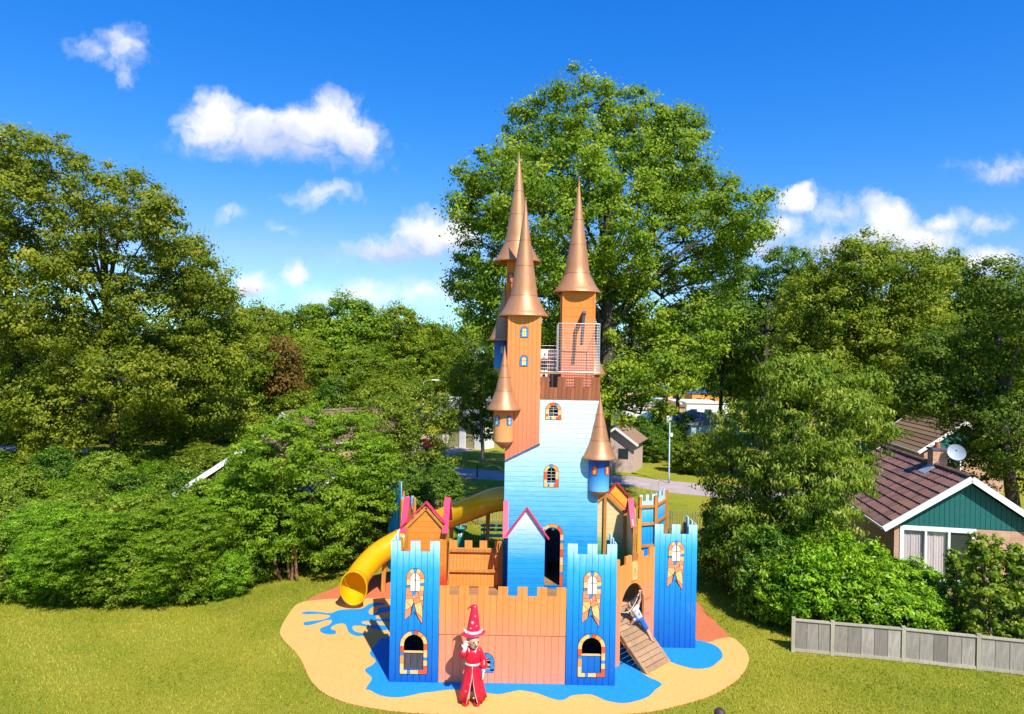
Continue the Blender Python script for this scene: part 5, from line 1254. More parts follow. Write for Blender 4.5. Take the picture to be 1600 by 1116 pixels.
# ---- plank fence in the right foreground
M['grey_wood'] = wood('grey_wood', (.26, .22, .18), (.48, .42, .35), axis=(7, 7, .8), ovar=.8, rough=.85); M['grey_post'] = wood('grey_post', (.36, .31, .22), (.48, .43, .32), axis=(7, 7, .8), ovar=.25)
def plank_fence():
    pts = [G(1239, 1018), G(1300, 1024), G(1411, 1034), G(1528, 1047), G(1650, 1061), G(1780, 1076)]
    t = thing('plank_fence', 'weathered grey plank fence with square posts at the lawn edge', 'fence', pts[0])
    h = .93
    for p in pts: MB().box((p.x, p.y, h / 2 + .02), (.10, .10, h + .04), math.atan2(pts[-1].y - pts[0].y, pts[-1].x - pts[0].x)).to('post', M['grey_post'], t)
    for a, b in zip(pts[:-1], pts[1:]):
        fr = Frame(a, b); n = max(3, round(fr.len / .36)); g = (fr.len - .12) / n
        for i in range(n):
            u = .06 + i * g; tl = random.uniform(-.012, .012)
            vs, fs = prism(fr, [(u + .006, .10), (u + g - .006, .10), (u + g - .006, h - .06 + tl), (u + .006, h - .06 + tl)], -.012, .012 + random.uniform(-.004, .004)); obj('board', (vs, fs), M['grey_wood'], t)
        MB().beam(fr.p(.05, h - .03, 0), fr.p(fr.len - .05, h - .03, 0), .10, .045).to('top_rail', M['grey_post'], t)
        MB().beam(fr.p(.05, .06, .02), fr.p(fr.len - .05, .06, .02), .035, .09).to('kick_board', M['grey_post'], t)
plank_fence()
# ---- chestnut paling fence behind the castle
M['paling'] = wood('paling', (.28, .20, .10), (.44, .34, .18), axis=(6, 6, .8), ovar=.5)
def paling(label, a, b):
    t = thing('paling_fence', label, 'fence', a); a, b = Vector(a), Vector(b); fr = Frame(a, b); n = int(fr.len / .115)
    for i in range(n):
        u = i * .115 + random.uniform(-.02, .02); hh = 1.05 + random.uniform(-.06, .06); MB().tube([fr.p(u, -.02, 0), fr.p(u + random.uniform(-.03, .03), hh, random.uniform(-.02, .02)), fr.p(u, hh + .07, 0)], [.021, .019, .004], 5).to('pale', M['paling'], t)
    for v in (.3, .8): MB().tube([fr.p(0, v, .022), fr.p(fr.len, v, .022)], .005, 4).to('wire', M['steel'], t)
    for i in range(int(fr.len / 2) + 1): MB().tube([fr.p(i * 2., -.05, -.05), fr.p(i * 2., 1.1, -.05)], .04, 7).to('stake', M['paling'], t)
paling('chestnut paling fence on the lawn to the right behind the castle', (5.6, 32.3, 0), (10.2, 31.6, 0)); paling('chestnut paling fence behind the slide and orange parapet', (-5.5, 33.2, 0), (0.8, 32.9, 0))
# ---- lamp post, mast, bollard, hoop
M['lamp_blue'] = plain('lamp_blue', (.36, .52, .60), .5)
def lamp_post():
    b = G(1045, 755); t = thing('lamp_post', 'pale blue lamp post with white lantern and small box beside the path', 'lamp post', b)
    MB().tube([b, b + Vector((0, 0, .5)), b + Vector((0, 0, 4.05))], [.06, .055, .04], 10).to('pole', M['lamp_blue'], t, True)
    MB().tube([b + Vector((.0, 0, 4.0)), b + Vector((.12, 0, 4.3)), b + Vector((.10, 0, 4.45))], .03, 8).to('bracket', M['lamp_blue'], t, True)
    MB().lathe([(.0, 4.45), (.16, 4.43), (.17, 4.38), (.14, 4.05), (.10, 3.98), (0, 3.97)], (b.x - .12, b.y, 0), 16).to('lantern', M['white'], t, True)
    MB().box(b + Vector((.10, -.03, 3.2)), (.16, .14, .24)).to('box', M['white'], t)
lamp_post()
def mast(px, py, top, d, label, r=.05, name='steel_mast', arm=0):
    x, z = ray(px, py); b = Vector((x * d, d, 0)); h = CAM_H + ray(px, top)[1] * d
    t = thing(name, label, 'pole' if not arm else 'lamp post', b); MB().tube([b, b + Vector((0, 0, h))], [r * 1.2, r * .7], 8).to('pole', M['steel'], t, True)
    MB().lathe([(r * 2.2, 0), (r * 2.2, .04), (r * 1.3, .06)], b, 10).to('base_plate', M['steel'], t)
    if arm:
        MB().tube(spline([b + Vector((0, 0, h)), b + Vector((arm * .4, 0, h + .25)), b + Vector((arm, 0, h + .3))], 4), r * .6, 6).to('arm', M['steel'], t)
        MB().box(b + Vector((arm * 1.25, 0, h + .3)), (abs(arm) * .7, .2, .1)).to('lamp_head', M['white'], t)
mast(684, 700, 566, 95, 'tall thin steel mast rising from the background trees'); mast(660, 700, 598, 70, 'street lamp with a curved arm above the plaza building', .06, 'street_lamp', 1.0)
mast(984, 660, 610, 80, 'cream lamp pole at the left end of the campsite', .08); mast(999, 650, 600, 95, 'pale pole beside the blue-roofed cabins', .08); mast(1005, 650, 598, 100, 'pale pole close behind another one by the blue-roofed cabins', .08)
mast(955, 742, 700, 44.5, 'grey post beside the brick hut, behind the blue turret', .045)
def bollard():
    b = G(745.5, 746); t = thing('bollard', 'slim black bollard at the path edge', 'bollard', b); MB().tube([b, b + Vector((0, 0, .72))], .04, 10).to('shaft', M['dark'], t, True); MB().lathe([(.04, .72), (.045, .74), (.03, .78), (0, .79)], b, 10).to('cap', M['dark'], t, True)
bollard()
def hoop():
    b = G(1018, 771); t = thing('cycle_hoop', 'bent steel hoop standing at the path edge', 'cycle stand', b)
    MB().tube(spline([b, b + Vector((0, 0, .55)), b + Vector((.25, 0, .75)), b + Vector((.38, 0, .80)), b + Vector((.42, 0, .7)), b + Vector((.42, 0, 0))], 5), .025, 8).to('tube', M['steel'], t, True)
    MB().lathe([(.07, 0), (.07, .015), (.03, .02)], b, 10).to('foot', M['steel'], t)
hoop()
# ---- green bench and spring panel on the lawn behind the parapet
M['green_paint'] = plain('green_paint', (.03, .30, .20), .5, var=.15)
def green_bench():
    b = G(774, 852); t = thing('park_bench', 'green slatted bench on the lawn behind the orange parapet', 'bench', b)
    for z in (.62, .80): MB().box(b + Vector((0, .18, z)), (1.3, .035, .12)).to('back_slat', M['green_paint'], t)
    for y in (-.2, -.06, .08): MB().box(b + Vector((0, y, .43)), (1.3, .12, .035)).to('seat_slat', M['green_paint'], t)
    for x in (-.5, .5): q = MB(); q.beam(b + Vector((x, -.2, 0)), b + Vector((x, -.18, .42)), .06, .06, up=Vector((0, 1, 0))); q.beam(b + Vector((x, .14, 0)), b + Vector((x, .21, .86)), .06, .06, up=Vector((0, 1, 0))); q.to('leg', M['slate'], t)
green_bench()
def text_mesh(txt, size):
    c = bpy.data.curves.new('txt', 'FONT'); c.body = txt; c.size = size; c.align_x = 'CENTER'; c.align_y = 'CENTER'; c.extrude = .002
    o = bpy.data.objects.new('txt', c); COL.objects.link(o); dg = bpy.context.evaluated_depsgraph_get(); m = bpy.data.meshes.new_from_object(o.evaluated_get(dg))
    bpy.data.objects.remove(o); return m
def game_post():
    b = G(719, 856); t = thing('game_post', 'green game post with round tray, handle and the number 6', 'game', b)
    MB().box(b + Vector((0, 0, .36)), (.26, .14, .72)).to('post', M['green_paint'], t)
    MB().lathe([(.0, .80), (.24, .80), (.29, .86), (.29, .90), (.25, .88), (0, .86)], b, 20).to('tray', M['green_paint'], t, True)
    MB().tube([b + Vector((0, 0, .86)), b + Vector((.01, 0, 1.18))], .03, 8).to('handle', M['steel'], t)
    q = MB().lathe([(.0, 0), (.085, 0), (.085, .01), (0, .01)], (0, 0, 0), 18); q.v = [Vector((v.x, -v.z, v.y)) + b + Vector((0, -.072, .58)) for v in q.v]; q.to('number_disc', M['white'], t)
    m = text_mesh('6', .17); m.materials.append(M['dark']); o = bpy.data.objects.new('number', m); COL.objects.link(o); o.parent = t; o.location = (0, -.087, .58); o.rotation_euler = (R(90), 0, 0)
game_post()
# ---- brick hut with garden furniture
def hut():
    b = G(962, 737); t = thing('brick_hut', 'small brick hut with brown roof on the lawn behind the right turret', 'hut', b, R(-22), local=True)
    MB().box((0, 1.6, 1.1), (2.6, 3.2, 2.2)).to('wall', M['brick_pink'], t)
    fr = Frame((-1.3, 0), (1.3, 0)); vs, fs = prism(fr, [(0, 2.2), (2.6, 2.2), (1.3, 3.1)], -3.2, 0); obj('gable', (vs, fs), M['brick_pink'], t)
    for s in (-1, 1):
        MB().beam((s * .80, -.35, 2.66), (s * .80, 3.5, 2.66), 2.0, .07, up=Vector((s * .57, 0, .82))).to('roof', M['tile_brown'], t); MB().beam((0, -.37, 3.17), (s * 1.68, -.37, 2.0), .04, .16).to('barge_board', M['trim'], t)
    MB().box((.55, -.02, 1.35), (.7, .06, .7)).to('window', M['glass'], t)
    def chair(x, y, rz, lab):
        q = Vector((x, y, 0)); c = thing('garden_chair', lab, 'chair', q, rz, local=True, group='white chairs by the brick hut')
        MB().box((0, 0, .43), (.46, .44, .03)).to('seat', M['white'], c); MB().box((0, .21, .68), (.46, .03, .48)).to('backrest', M['white'], c)
        for sx in (-1, 1):
            for sy in (-1, 1): MB().tube([(sx * .24, sy * .23, 0), (sx * .20, sy * .20, .43)], .022, 6).to('leg', M['white'], c)
            MB().box((sx * .24, 0, .63), (.05, .42, .03)).to('armrest', M['white'], c)
    g = G(966, 733); chair(g.x, g.y, .4, 'white plastic garden chair right against the brick hut wall'); g = G(974, 731); chair(g.x, g.y, -.6, 'white plastic garden chair between the hut and the draped table')
    g = G(981, 727); tb = thing('garden_table', 'small table with a patterned cloth beside the brick hut', 'table', g)
    MB().box(g + Vector((0, 0, .71)), (.9, .7, .04)).to('top', M['white'], tb); cl = MB().lathe([(.1, .745), (.5, .745), (.56, .6), (.6, .35)], g, 8).to('table_cloth', plain('cloth', (.72, .66, .60), .9, var=.4, scale=12), tb)
    for sx in (-1, 1): MB().tube([g + Vector((sx * .35, 0, 0)), g + Vector((sx * .35, 0, .7))], .03, 6).to('leg', M['white'], tb)
hut()
# ---- plaza building and things on the plaza
M['olive_wall'] = plain('olive_wall', (.36, .33, .16), .8); M['blue_roof'] = plain('blue_roof', (.06, .16, .42), .5, var=.15)
def hip_building(label, loc, rz, w, l, h, rh, wall, roof, name='pavilion'):
    t = thing(name, label, 'building', loc, rz, local=True)
    MB().box((0, l / 2, h / 2), (w, l, h)).to('wall', wall, t); o = .45
    a, b, c, d = (-w / 2 - o, -o, h), (w / 2 + o, -o, h), (w / 2 + o, l + o, h), (-w / 2 - o, l + o, h); k = min(w, l) * .45
    e, f = ((0, k, h + rh), (0, l - k, h + rh)) if l >= w else ((-w / 2 + k, l / 2, h + rh), (w / 2 - k, l / 2, h + rh))
    fs = [[0, 1, 4], [1, 2, 5, 4], [2, 3, 5], [3, 0, 4, 5], [3, 2, 1, 0]] if l >= w else [[0, 1, 5, 4], [1, 2, 5], [2, 3, 4, 5], [3, 0, 4], [3, 2, 1, 0]]
    obj('roof', ([a, b, c, d, e, f], fs), roof, t)
    fc = MB(); 
    for p, q in ((a, b), (b, c), (c, d), (d, a)): fc.beam(Vector(p) - Vector((0, 0, .1)), Vector(q) - Vector((0, 0, .1)), .06, .2)
    fc.to('fascia', M['trim'], t)
    return t
g = G(690, 697)
pv = hip_building('plaza building with grey hipped roof and olive doors', (g.x + 1.0, g.y, 0), R(-38), 6.5, 9, 2.6, 2.2, M['olive_wall'], M['tile_grey'])
for x in (-2.9, -.9, 1.2, 3.0): MB().box((x, -.03, 1.25), (.7, .08, 2.5)).to('pillar', M['trim'], pv)
for y in (1.2, 4.0, 7.0): MB().box((3.28, y, 1.25), (.08, 1.2, 2.5)).to('pillar', M['trim'], pv)
def ride():
    g = G(681, 701); t = thing('play_ride', 'yellow and red children ride under the tree by the plaza building', 'ride', g)
    MB().box(g + Vector((0, 0, 1.7)), (1.7, .3, .9)).to('board', plain('ride_yellow', (.80, .62, .02), .4), t)
    for x in (-.8, .8): MB().tube([g + Vector((x, .05, 0)), g + Vector((x, .05, 1.6))], .05, 7).to('post', M['s_red'], t)
    for x in (-.6, .2): MB().lathe([(.0, .1), (.42, .2), (.5, .5), (.38, .8), (.1, .9), (0, .9)], g + Vector((x, -.4, 0)), 14).to('seat_pod', plain('ride_red', (.60, .012, .02), .35), t, True)
ride()
def box_home(label, px, py, d, w, l, h, wall, roof, rz=0, roofh=.35, name='caravan', cat='caravan', win=True):
    x, z = ray(px, py); t = thing(name, label, cat, (x * d, d, 0), rz, local=True)
    MB().box((0, l / 2, h / 2 + .15), (w, l, h - .3)).to('body', wall, t)
    if roofh < .6: MB().box((0, l / 2, h + .06), (w + .3, l + .3, .14)).to('roof', roof, t)
    else:
        fr = Frame((-w / 2 - .2, -.2), (w / 2 + .2, -.2)); vs, fs = prism(fr, [(0, h), (w + .4, h), (w * .5 + .2, h + roofh)], -l - .4, 0); obj('roof', (vs, fs), roof, t)
    if win:
        for k in range(max(2, int(w / 1.6))):
            u = -w / 2 + w * (k + .5) / max(2, int(w / 1.6)); MB().box((u, -.01, h * .58), (.85, .05, .7)).to('window', M['glass'], t)
    for sx in (-1, 1): MB().box((sx * w * .4, l / 2, .09), (.3, l * .8, .2)).to('skid', M['slate'], t)
M['grey_wall'] = plain('grey_wall', (.45, .46, .47), .7); M['pale_wall'] = plain('pale_wall', (.72, .70, .66), .6)
box_home('white mobile home with flat pinkish-edged roof at the campsite edge', 1010, 650, 74, 5.0, 7, 2.7, M['pale_wall'], plain('roof_pink', (.62, .45, .42), .6))
box_home('cabin with blue roof left of the campsite poles', 998, 620, 118, 5, 5, 2.6, M['s_light'], M['blue_roof'], roofh=1.0, name='cabin', cat='cabin'); box_home('blue-roofed cabin behind the thin forked tree', 1040, 620, 120, 5, 5, 2.6, M['s_light'], M['blue_roof'], roofh=1.0, name='cabin', cat='cabin'); box_home('small cabin with dark blue roof at the right campsite end', 1103, 622, 112, 4.5, 5, 2.7, M['s_orange'], M['blue_roof'], roofh=1.0, name='cabin', cat='cabin')
box_home('rounded white caravan below the blue roofs', 1010, 640, 98, 5.2, 2.2, 2.4, M['white'], M['white']); box_home('white caravan parked with a blue awning', 1032, 640, 96, 5.0, 2.2, 2.4, M['white'], M['blue_roof']); box_home('long white caravan with terrace', 1075, 640, 92, 6.5, 2.6, 2.6, M['white'], M['white']); box_home('white caravan beside the terrace tent', 1106, 645, 88, 5.5, 2.4, 2.6, M['white'], M['pale_wall'])
box_home('grey-roofed cabin behind the yellow-green shrubs', 1118, 690, 60, 4.6, 5, 2.5, M['lamp_blue'], M['tile_grey'], rz=.2, roofh=.9, name='cabin', cat='cabin'); box_home('brick-sided cabin with brown roof among the caravans', 1048, 640, 84, 3.6, 4, 2.4, M['brick'], M['tile_brown'], roofh=.8, name='cabin', cat='cabin')
box_home('white caravan roof behind the plaza tree', 735, 660, 84, 6, 2.4, 2.9, M['white'], M['grey_wall']); box_home('long low white roof behind the plaza building', 760, 660, 92, 7, 3, 3.2, M['pale_wall'], M['grey_wall']); box_home('white caravan glimpsed between the left background trees', 432, 640, 68, 6, 2.4, 2.9, M['white'], M['lamp_blue'])
def parasol():
    x, z = ray(1022, 650); d = 71; b = Vector((x * d, d, 0)); t = thing('parasol', 'white square parasol in front of the mobile home', 'parasol', b)
    MB().tube([b, b + Vector((0, 0, 2.75))], .03, 8).to('pole', M['steel'], t); MB().lathe([(0, 2.95), (.9, 2.62), (1.75, 2.22), (1.74, 2.12)], b, 8).to('canopy', M['white'], t); MB().lathe([(.3, 0), (.3, .08), (.06, .12)], b, 12).to('base', M['slate'], t)
parasol()

# ================================================================== people
def capsule(mb, a, b, r0, r1, n=12, ring=4):
    a, b = Vector(a), Vector(b); d = (b - a); L_ = d.length; d = d.normalized() if L_ > 1e-6 else Vector((0, 0, 1)); pts = []; rr = []
    for i in range(ring): t = (i + .15) / ring * math.pi / 2; pts.append(a - d * r0 * math.cos(t)); rr.append(r0 * math.sin(t))
    pts.append(a); rr.append(r0); pts.append(b); rr.append(r1)
    for i in range(ring): t = (ring - i - .85) / ring * math.pi / 2; pts.append(b + d * r1 * math.cos(t)); rr.append(r1 * math.sin(t))
    x = d.orthogonal().normalized(); y = d.cross(x); vs = []; fs = []
    for p, r in zip(pts, rr):
        for k in range(n): an = 2 * math.pi * k / n; vs.append(p + (x * math.cos(an) + y * math.sin(an)) * r)
    for i in range(len(pts) - 1):
        for k in range(n): fs.append([i * n + k, i * n + (k + 1) % n, (i + 1) * n + (k + 1) % n, (i + 1) * n + k])
    fs.append(list(range(n))[::-1]); fs.append([len(vs) - n + k for k in range(n)]); mb.add(vs, fs)
def ellip(mb, c, r, n=16, m=10, M3=None):
    c = Vector(c); vs = []; fs = []; M3 = M3 or Matrix.Identity(3)
    for i in range(m + 1):
        t = math.pi * i / m
        for k in range(n): a = 2 * math.pi * k / n; vs.append(c + M3 @ Vector((r[0] * math.sin(t) * math.cos(a), r[1] * math.sin(t) * math.sin(a), r[2] * math.cos(t))))
    for i in range(m):
        for k in range(n): fs.append([i * n + k, (i + 1) * n + k, (i + 1) * n + (k + 1) % n, i * n + (k + 1) % n])
    mb.add(vs, fs)
def blob(name, mb, mat, parent, voxel=.02, smooth=2):
    """fuse the volumes into one continuous skin"""
    m = bpy.data.meshes.new('tmp'); m.from_pydata([tuple(v) for v in mb.v], [], mb.f); o = bpy.data.objects.new('tmp', m); COL.objects.link(o)
    r = o.modifiers.new('r', 'REMESH'); r.mode = 'VOXEL'; r.voxel_size = voxel; s = o.modifiers.new('s', 'SMOOTH'); s.iterations = smooth; s.factor = .5
    dg = bpy.context.evaluated_depsgraph_get(); me = bpy.data.meshes.new_from_object(o.evaluated_get(dg)); bpy.data.objects.remove(o)
    me.name = name; me.materials.clear(); me.materials.append(mat); me.polygons.foreach_set('use_smooth', [True] * len(me.polygons))
    q = bpy.data.objects.new(name, me); COL.objects.link(q)
    if parent is not None: q.parent = parent; q.location = -ORG[parent]
    ORG[q] = Vector((0, 0, 0)); return q
def hand(mb, w, d, n, s=1.0, curl=.35):
    """palm, four unequal bent fingers and a thumb leaving the side of the palm; w wrist, d pointing direction, n palm normal"""
    w, d, n = Vector(w), Vector(d).normalized(), Vector(n).normalized(); x = d.cross(n).normalized(); k = .085 * s
    for i in range(4):
        o = x * (i - 1.5) * .021 * s; capsule(mb, w + o * .7, w + d * k + o, .013 * s, .012 * s, 8, 3)
        l = (.060, .072, .068, .052)[i] * s; a = w + d * k + o; b = a + (d * math.cos(curl) + n * math.sin(curl)) * l * .5; c = b + (d * math.cos(curl * 2.2) + n * math.sin(curl * 2.2)) * l * .5
        capsule(mb, a, b, .0105 * s, .0095 * s, 8, 3); capsule(mb, b, c, .0095 * s, .008 * s, 8, 3)
    a = w + d * .025 * s - x * .030 * s; b = a + (d * .7 - x * .7 + n * .2) * .045 * s; c = b + (d * .95 - x * .2 + n * .3) * .035 * s; capsule(mb, a, b, .013 * s, .011 * s, 8, 3); capsule(mb, b, c, .011 * s, .009 * s, 8, 3)
SKIN = plain('skin', (.62, .36, .25), .5, var=.06, scale=20); HAIR = plain('hair', (.06, .032, .02), .6, var=.3, scale=60)
def head(mb, c, r, fwd, up=Vector((0, 0, 1))):
    """skull, jaw, nose and ears"""
    c, f = Vector(c), Vector(fwd).normalized(); up = (Vector(up) - f * f.dot(Vector(up))).normalized(); x = f.cross(up); A = Matrix((x, f, up)).transposed()
    ellip(mb, c + up * r * .12, (r * .82, r * .98, r), M3=A); ellip(mb, c + f * r * .18 - up * r * .52, (r * .60, r * .62, r * .60), M3=A)
    capsule(mb, c + f * r * .92 + up * r * .05, c + f * r * 1.14 - up * r * .22, r * .10, r * .15, 8, 3)
    for s in (-1, 1): ellip(mb, c + x * s * r * .84 - up * r * .05, (r * .10, r * .20, r * .28), 8, 6, A)
    return A
def face(parent, c, r, fwd, up=Vector((0, 0, 1))):
    c, f = Vector(c), Vector(fwd).normalized(); up = (Vector(up) - f * f.dot(Vector(up))).normalized(); x = f.cross(up)
    for s in (-1, 1):
        q = MB(); ellip(q, c + f * r * .90 + x * s * r * .33 + up * r * .10, (r * .13, r * .10, r * .08), 8, 6, Matrix((x, f, up)).transposed()); q.to('eye', M['dark'], parent, True)
    q = MB(); q.tube([c + f * r * .70 + x * -r * .25 - up * r * .55, c + f * r * .80 - up * r * .60, c + f * r * .70 + x * r * .25 - up * r * .55], r * .06, 6); q.to('mouth', plain('lip', (.45, .12, .10), .5), parent, True)
def stander(label, base, h, shirt, trouser, facing=(0, -1, 0), walk=.0, hair=HAIR, group=None, voxel=.022):
    b = Vector(base); t = thing('person', label, 'person', b, group=group); s = h / 1.75; f = Vector(facing).normalized(); x = f.cross(Vector((0, 0, 1)))
    W = lambda lx, ly, lz: b + x * lx * s + f * ly * s + Vector((0, 0, lz * s))
    bd = MB(); hc = W(0, .02, 1.62); head(bd, hc, .112 * s, f); capsule(bd, W(0, 0, 1.40), W(0, .01, 1.52), .055 * s, .05 * s)
    sh, tr, so = MB(), MB(), MB()
    capsule(sh, W(0, 0, 1.02), W(0, 0, 1.30), .135 * s, .165 * s); capsule(sh, W(-.13, 0, 1.38), W(.13, 0, 1.38), .075 * s, .075 * s); capsule(sh, W(-.06, 0, 1.0), W(.06, 0, 1.0), .12 * s, .12 * s)
    capsule(tr, W(-.07, 0, .94), W(.07, 0, .94), .13 * s, .13 * s)
    for sd in (-1, 1):
        wk = walk * sd; e = W(sd * .245, -.02 - wk * .4, 1.12); hd = W(sd * .25, .08 - wk * .9, .90)
        capsule(bd, W(sd * .19, 0, 1.36), e, .048 * s, .04 * s); capsule(bd, e, hd, .038 * s, .028 * s); hand(bd, hd, hd - e, -x * sd, s)
        capsule(sh, W(sd * .18, 0, 1.37), e.lerp(W(sd * .19, 0, 1.36), .25), .066 * s, .056 * s)
        kn = W(sd * .10, .03 + wk, .50); an = W(sd * .10, wk * 1.4, .09)
        capsule(bd, W(sd * .09, 0, .9), kn, .075 * s, .052 * s); capsule(bd, kn, an, .052 * s, .036 * s); capsule(tr, W(sd * .09, 0, .9), kn, .098 * s, .070 * s); capsule(tr, kn, kn.lerp(an, .8), .070 * s, .055 * s)
        capsule(so, an + Vector((0, 0, -.045 * s)), an + f * .16 * s + Vector((0, 0, -.05 * s)), .045 * s, .04 * s)
    blob('body', bd, SKIN, t, voxel); blob('shirt', sh, shirt, t, voxel); blob('trousers', tr, trouser, t, voxel); blob('shoes', so, M['slate'], t, voxel)
    hr = MB(); up = Vector((0, 0, 1)); ellip(hr, hc + up * .035 * s - f * .018 * s, (.105 * s, .112 * s, .108 * s), M3=Matrix((x, f, up)).transposed()); blob('hair', hr, hair, t, voxel * .6)
    face(t, hc, .112 * s, f); return t
C = lambda n, c: plain(n, c, .8, var=.1, scale=15)
x_, z_ = ray(1125, 1109); dh = (CAM_H - 1.72) / -z_
stander('person with dark cropped hair, head just reaching the bottom edge', (x_ * dh, dh, 0), 1.74, C('shirt_pink', (.55, .25, .25)), C('jeans', (.05, .08, .2)), (-.3, 1, 0), voxel=.014)
g = G(731, 697); stander('person in a blue shirt standing on the plaza', g, 1.7, C('shirt_blue', (.02, .06, .45)), C('shorts_blue', (.03, .05, .25)), (.3, 1, 0), .1)
g = G(304, 730); stander('walker in a light blue shirt beyond the left bungalow roof', g, 1.7, C('shirt_sky', (.05, .25, .55)), C('trousers_grey', (.2, .2, .2)), (-1, .1, 0), .18)
g = G(326, 724); stander('walker in a red top beyond the left bungalow roof', g, 1.75, C('shirt_red', (.65, .03, .04)), C('trousers_teal', (.03, .3, .3)), (-1, .1, 0), .18, hair=C('cap_red', (.6, .05, .05)))
# ---- child pulling itself up the ramp by the rope
def climbing_child():
    U, N_ = GF.U, GF.N; W = lambda u, n, z: GF.p(u, z, n)
    ft = W(1.40, .34, .46); b = Vector((ft.x, ft.y, ft.z - .05)); t = thing('person', 'child in white and blue top and blue shorts climbing the ramp by the rope', 'person', b)
    hip = W(1.20, .02, 1.02); chest = W(1.02, -.02, 1.34); neck = W(.96, -.03, 1.42); hc = W(.86, .0, 1.48); fw = (-U * .7 - N_ * .55 + Vector((0, 0, -.25))).normalized()
    bd, sh, tr, so = MB(), MB(), MB(), MB(); X = fw.cross(Vector((0, 0, 1))).normalized()
    head(bd, hc, .100, fw, Vector((0, 0, 1))); capsule(bd, chest, neck.lerp(hc, .3), .05, .045); capsule(bd, hip, chest, .085, .10)
    back = N_ * .07
    for sd, foot, knb in ((1, ft, W(1.34, .22, .72)), (-1, W(.98, -.12, .86), W(.98, .02, 1.06))):
        h0 = hip + back * sd * .9; capsule(bd, h0, knb, .062, .045); capsule(bd, knb, foot, .043, .030)
        capsule(tr, h0, h0.lerp(knb, .72), .084, .074); capsule(so, foot + Vector((0, 0, -.015)), foot - U * .09 - N_ * .06 + Vector((0, 0, .05)), .035, .032)
    capsule(tr, hip + back, hip - back, .095, .095); capsule(sh, hip + Vector((0, 0, .06)), chest, .102, .112); 
    for sd, hd, eb in ((1, W(1.02, .16, 1.82), W(1.10, .12, 1.62)), (-1, W(.94, .14, 1.74), W(1.04, -.04, 1.58))):
        s0 = chest + Vector((0, 0, .03)) + back * sd * 1.2; capsule(bd, s0, eb, .040, .032); capsule(bd, eb, hd, .031, .024); hand(bd, hd, hd - eb, -N_, .72, 1.1); capsule(sh, s0, s0.lerp(eb, .3), .056, .050)
    blob('body', bd, SKIN, t, .011); s = blob('shirt', sh, two_tone('child_shirt', (.80, .76, .80), (.05, .12, .45), hip + Vector((0, 0, .15))), t, .014); blob('shorts', tr, C('child_shorts', (.01, .12, .42)), t, .014); blob('sandals', so, M['slate'], t, .012)
    hr = MB(); ellip(hr, hc + Vector((0, 0, .03)) - fw * .028, (.098, .105, .100)); blob('hair', hr, HAIR, t, .012); face(t, hc, .100, fw)
def two_tone(name, a, b, at):
    m, nt, bs = nodes(name); n = noise(nt, 6, 3); nt.links.new(mixc(nt, maprange(nt, n, .56, .60), a, b), bs.inputs['Base Color']); bs.inputs['Roughness'].default_value = .85; return m
climbing_child()
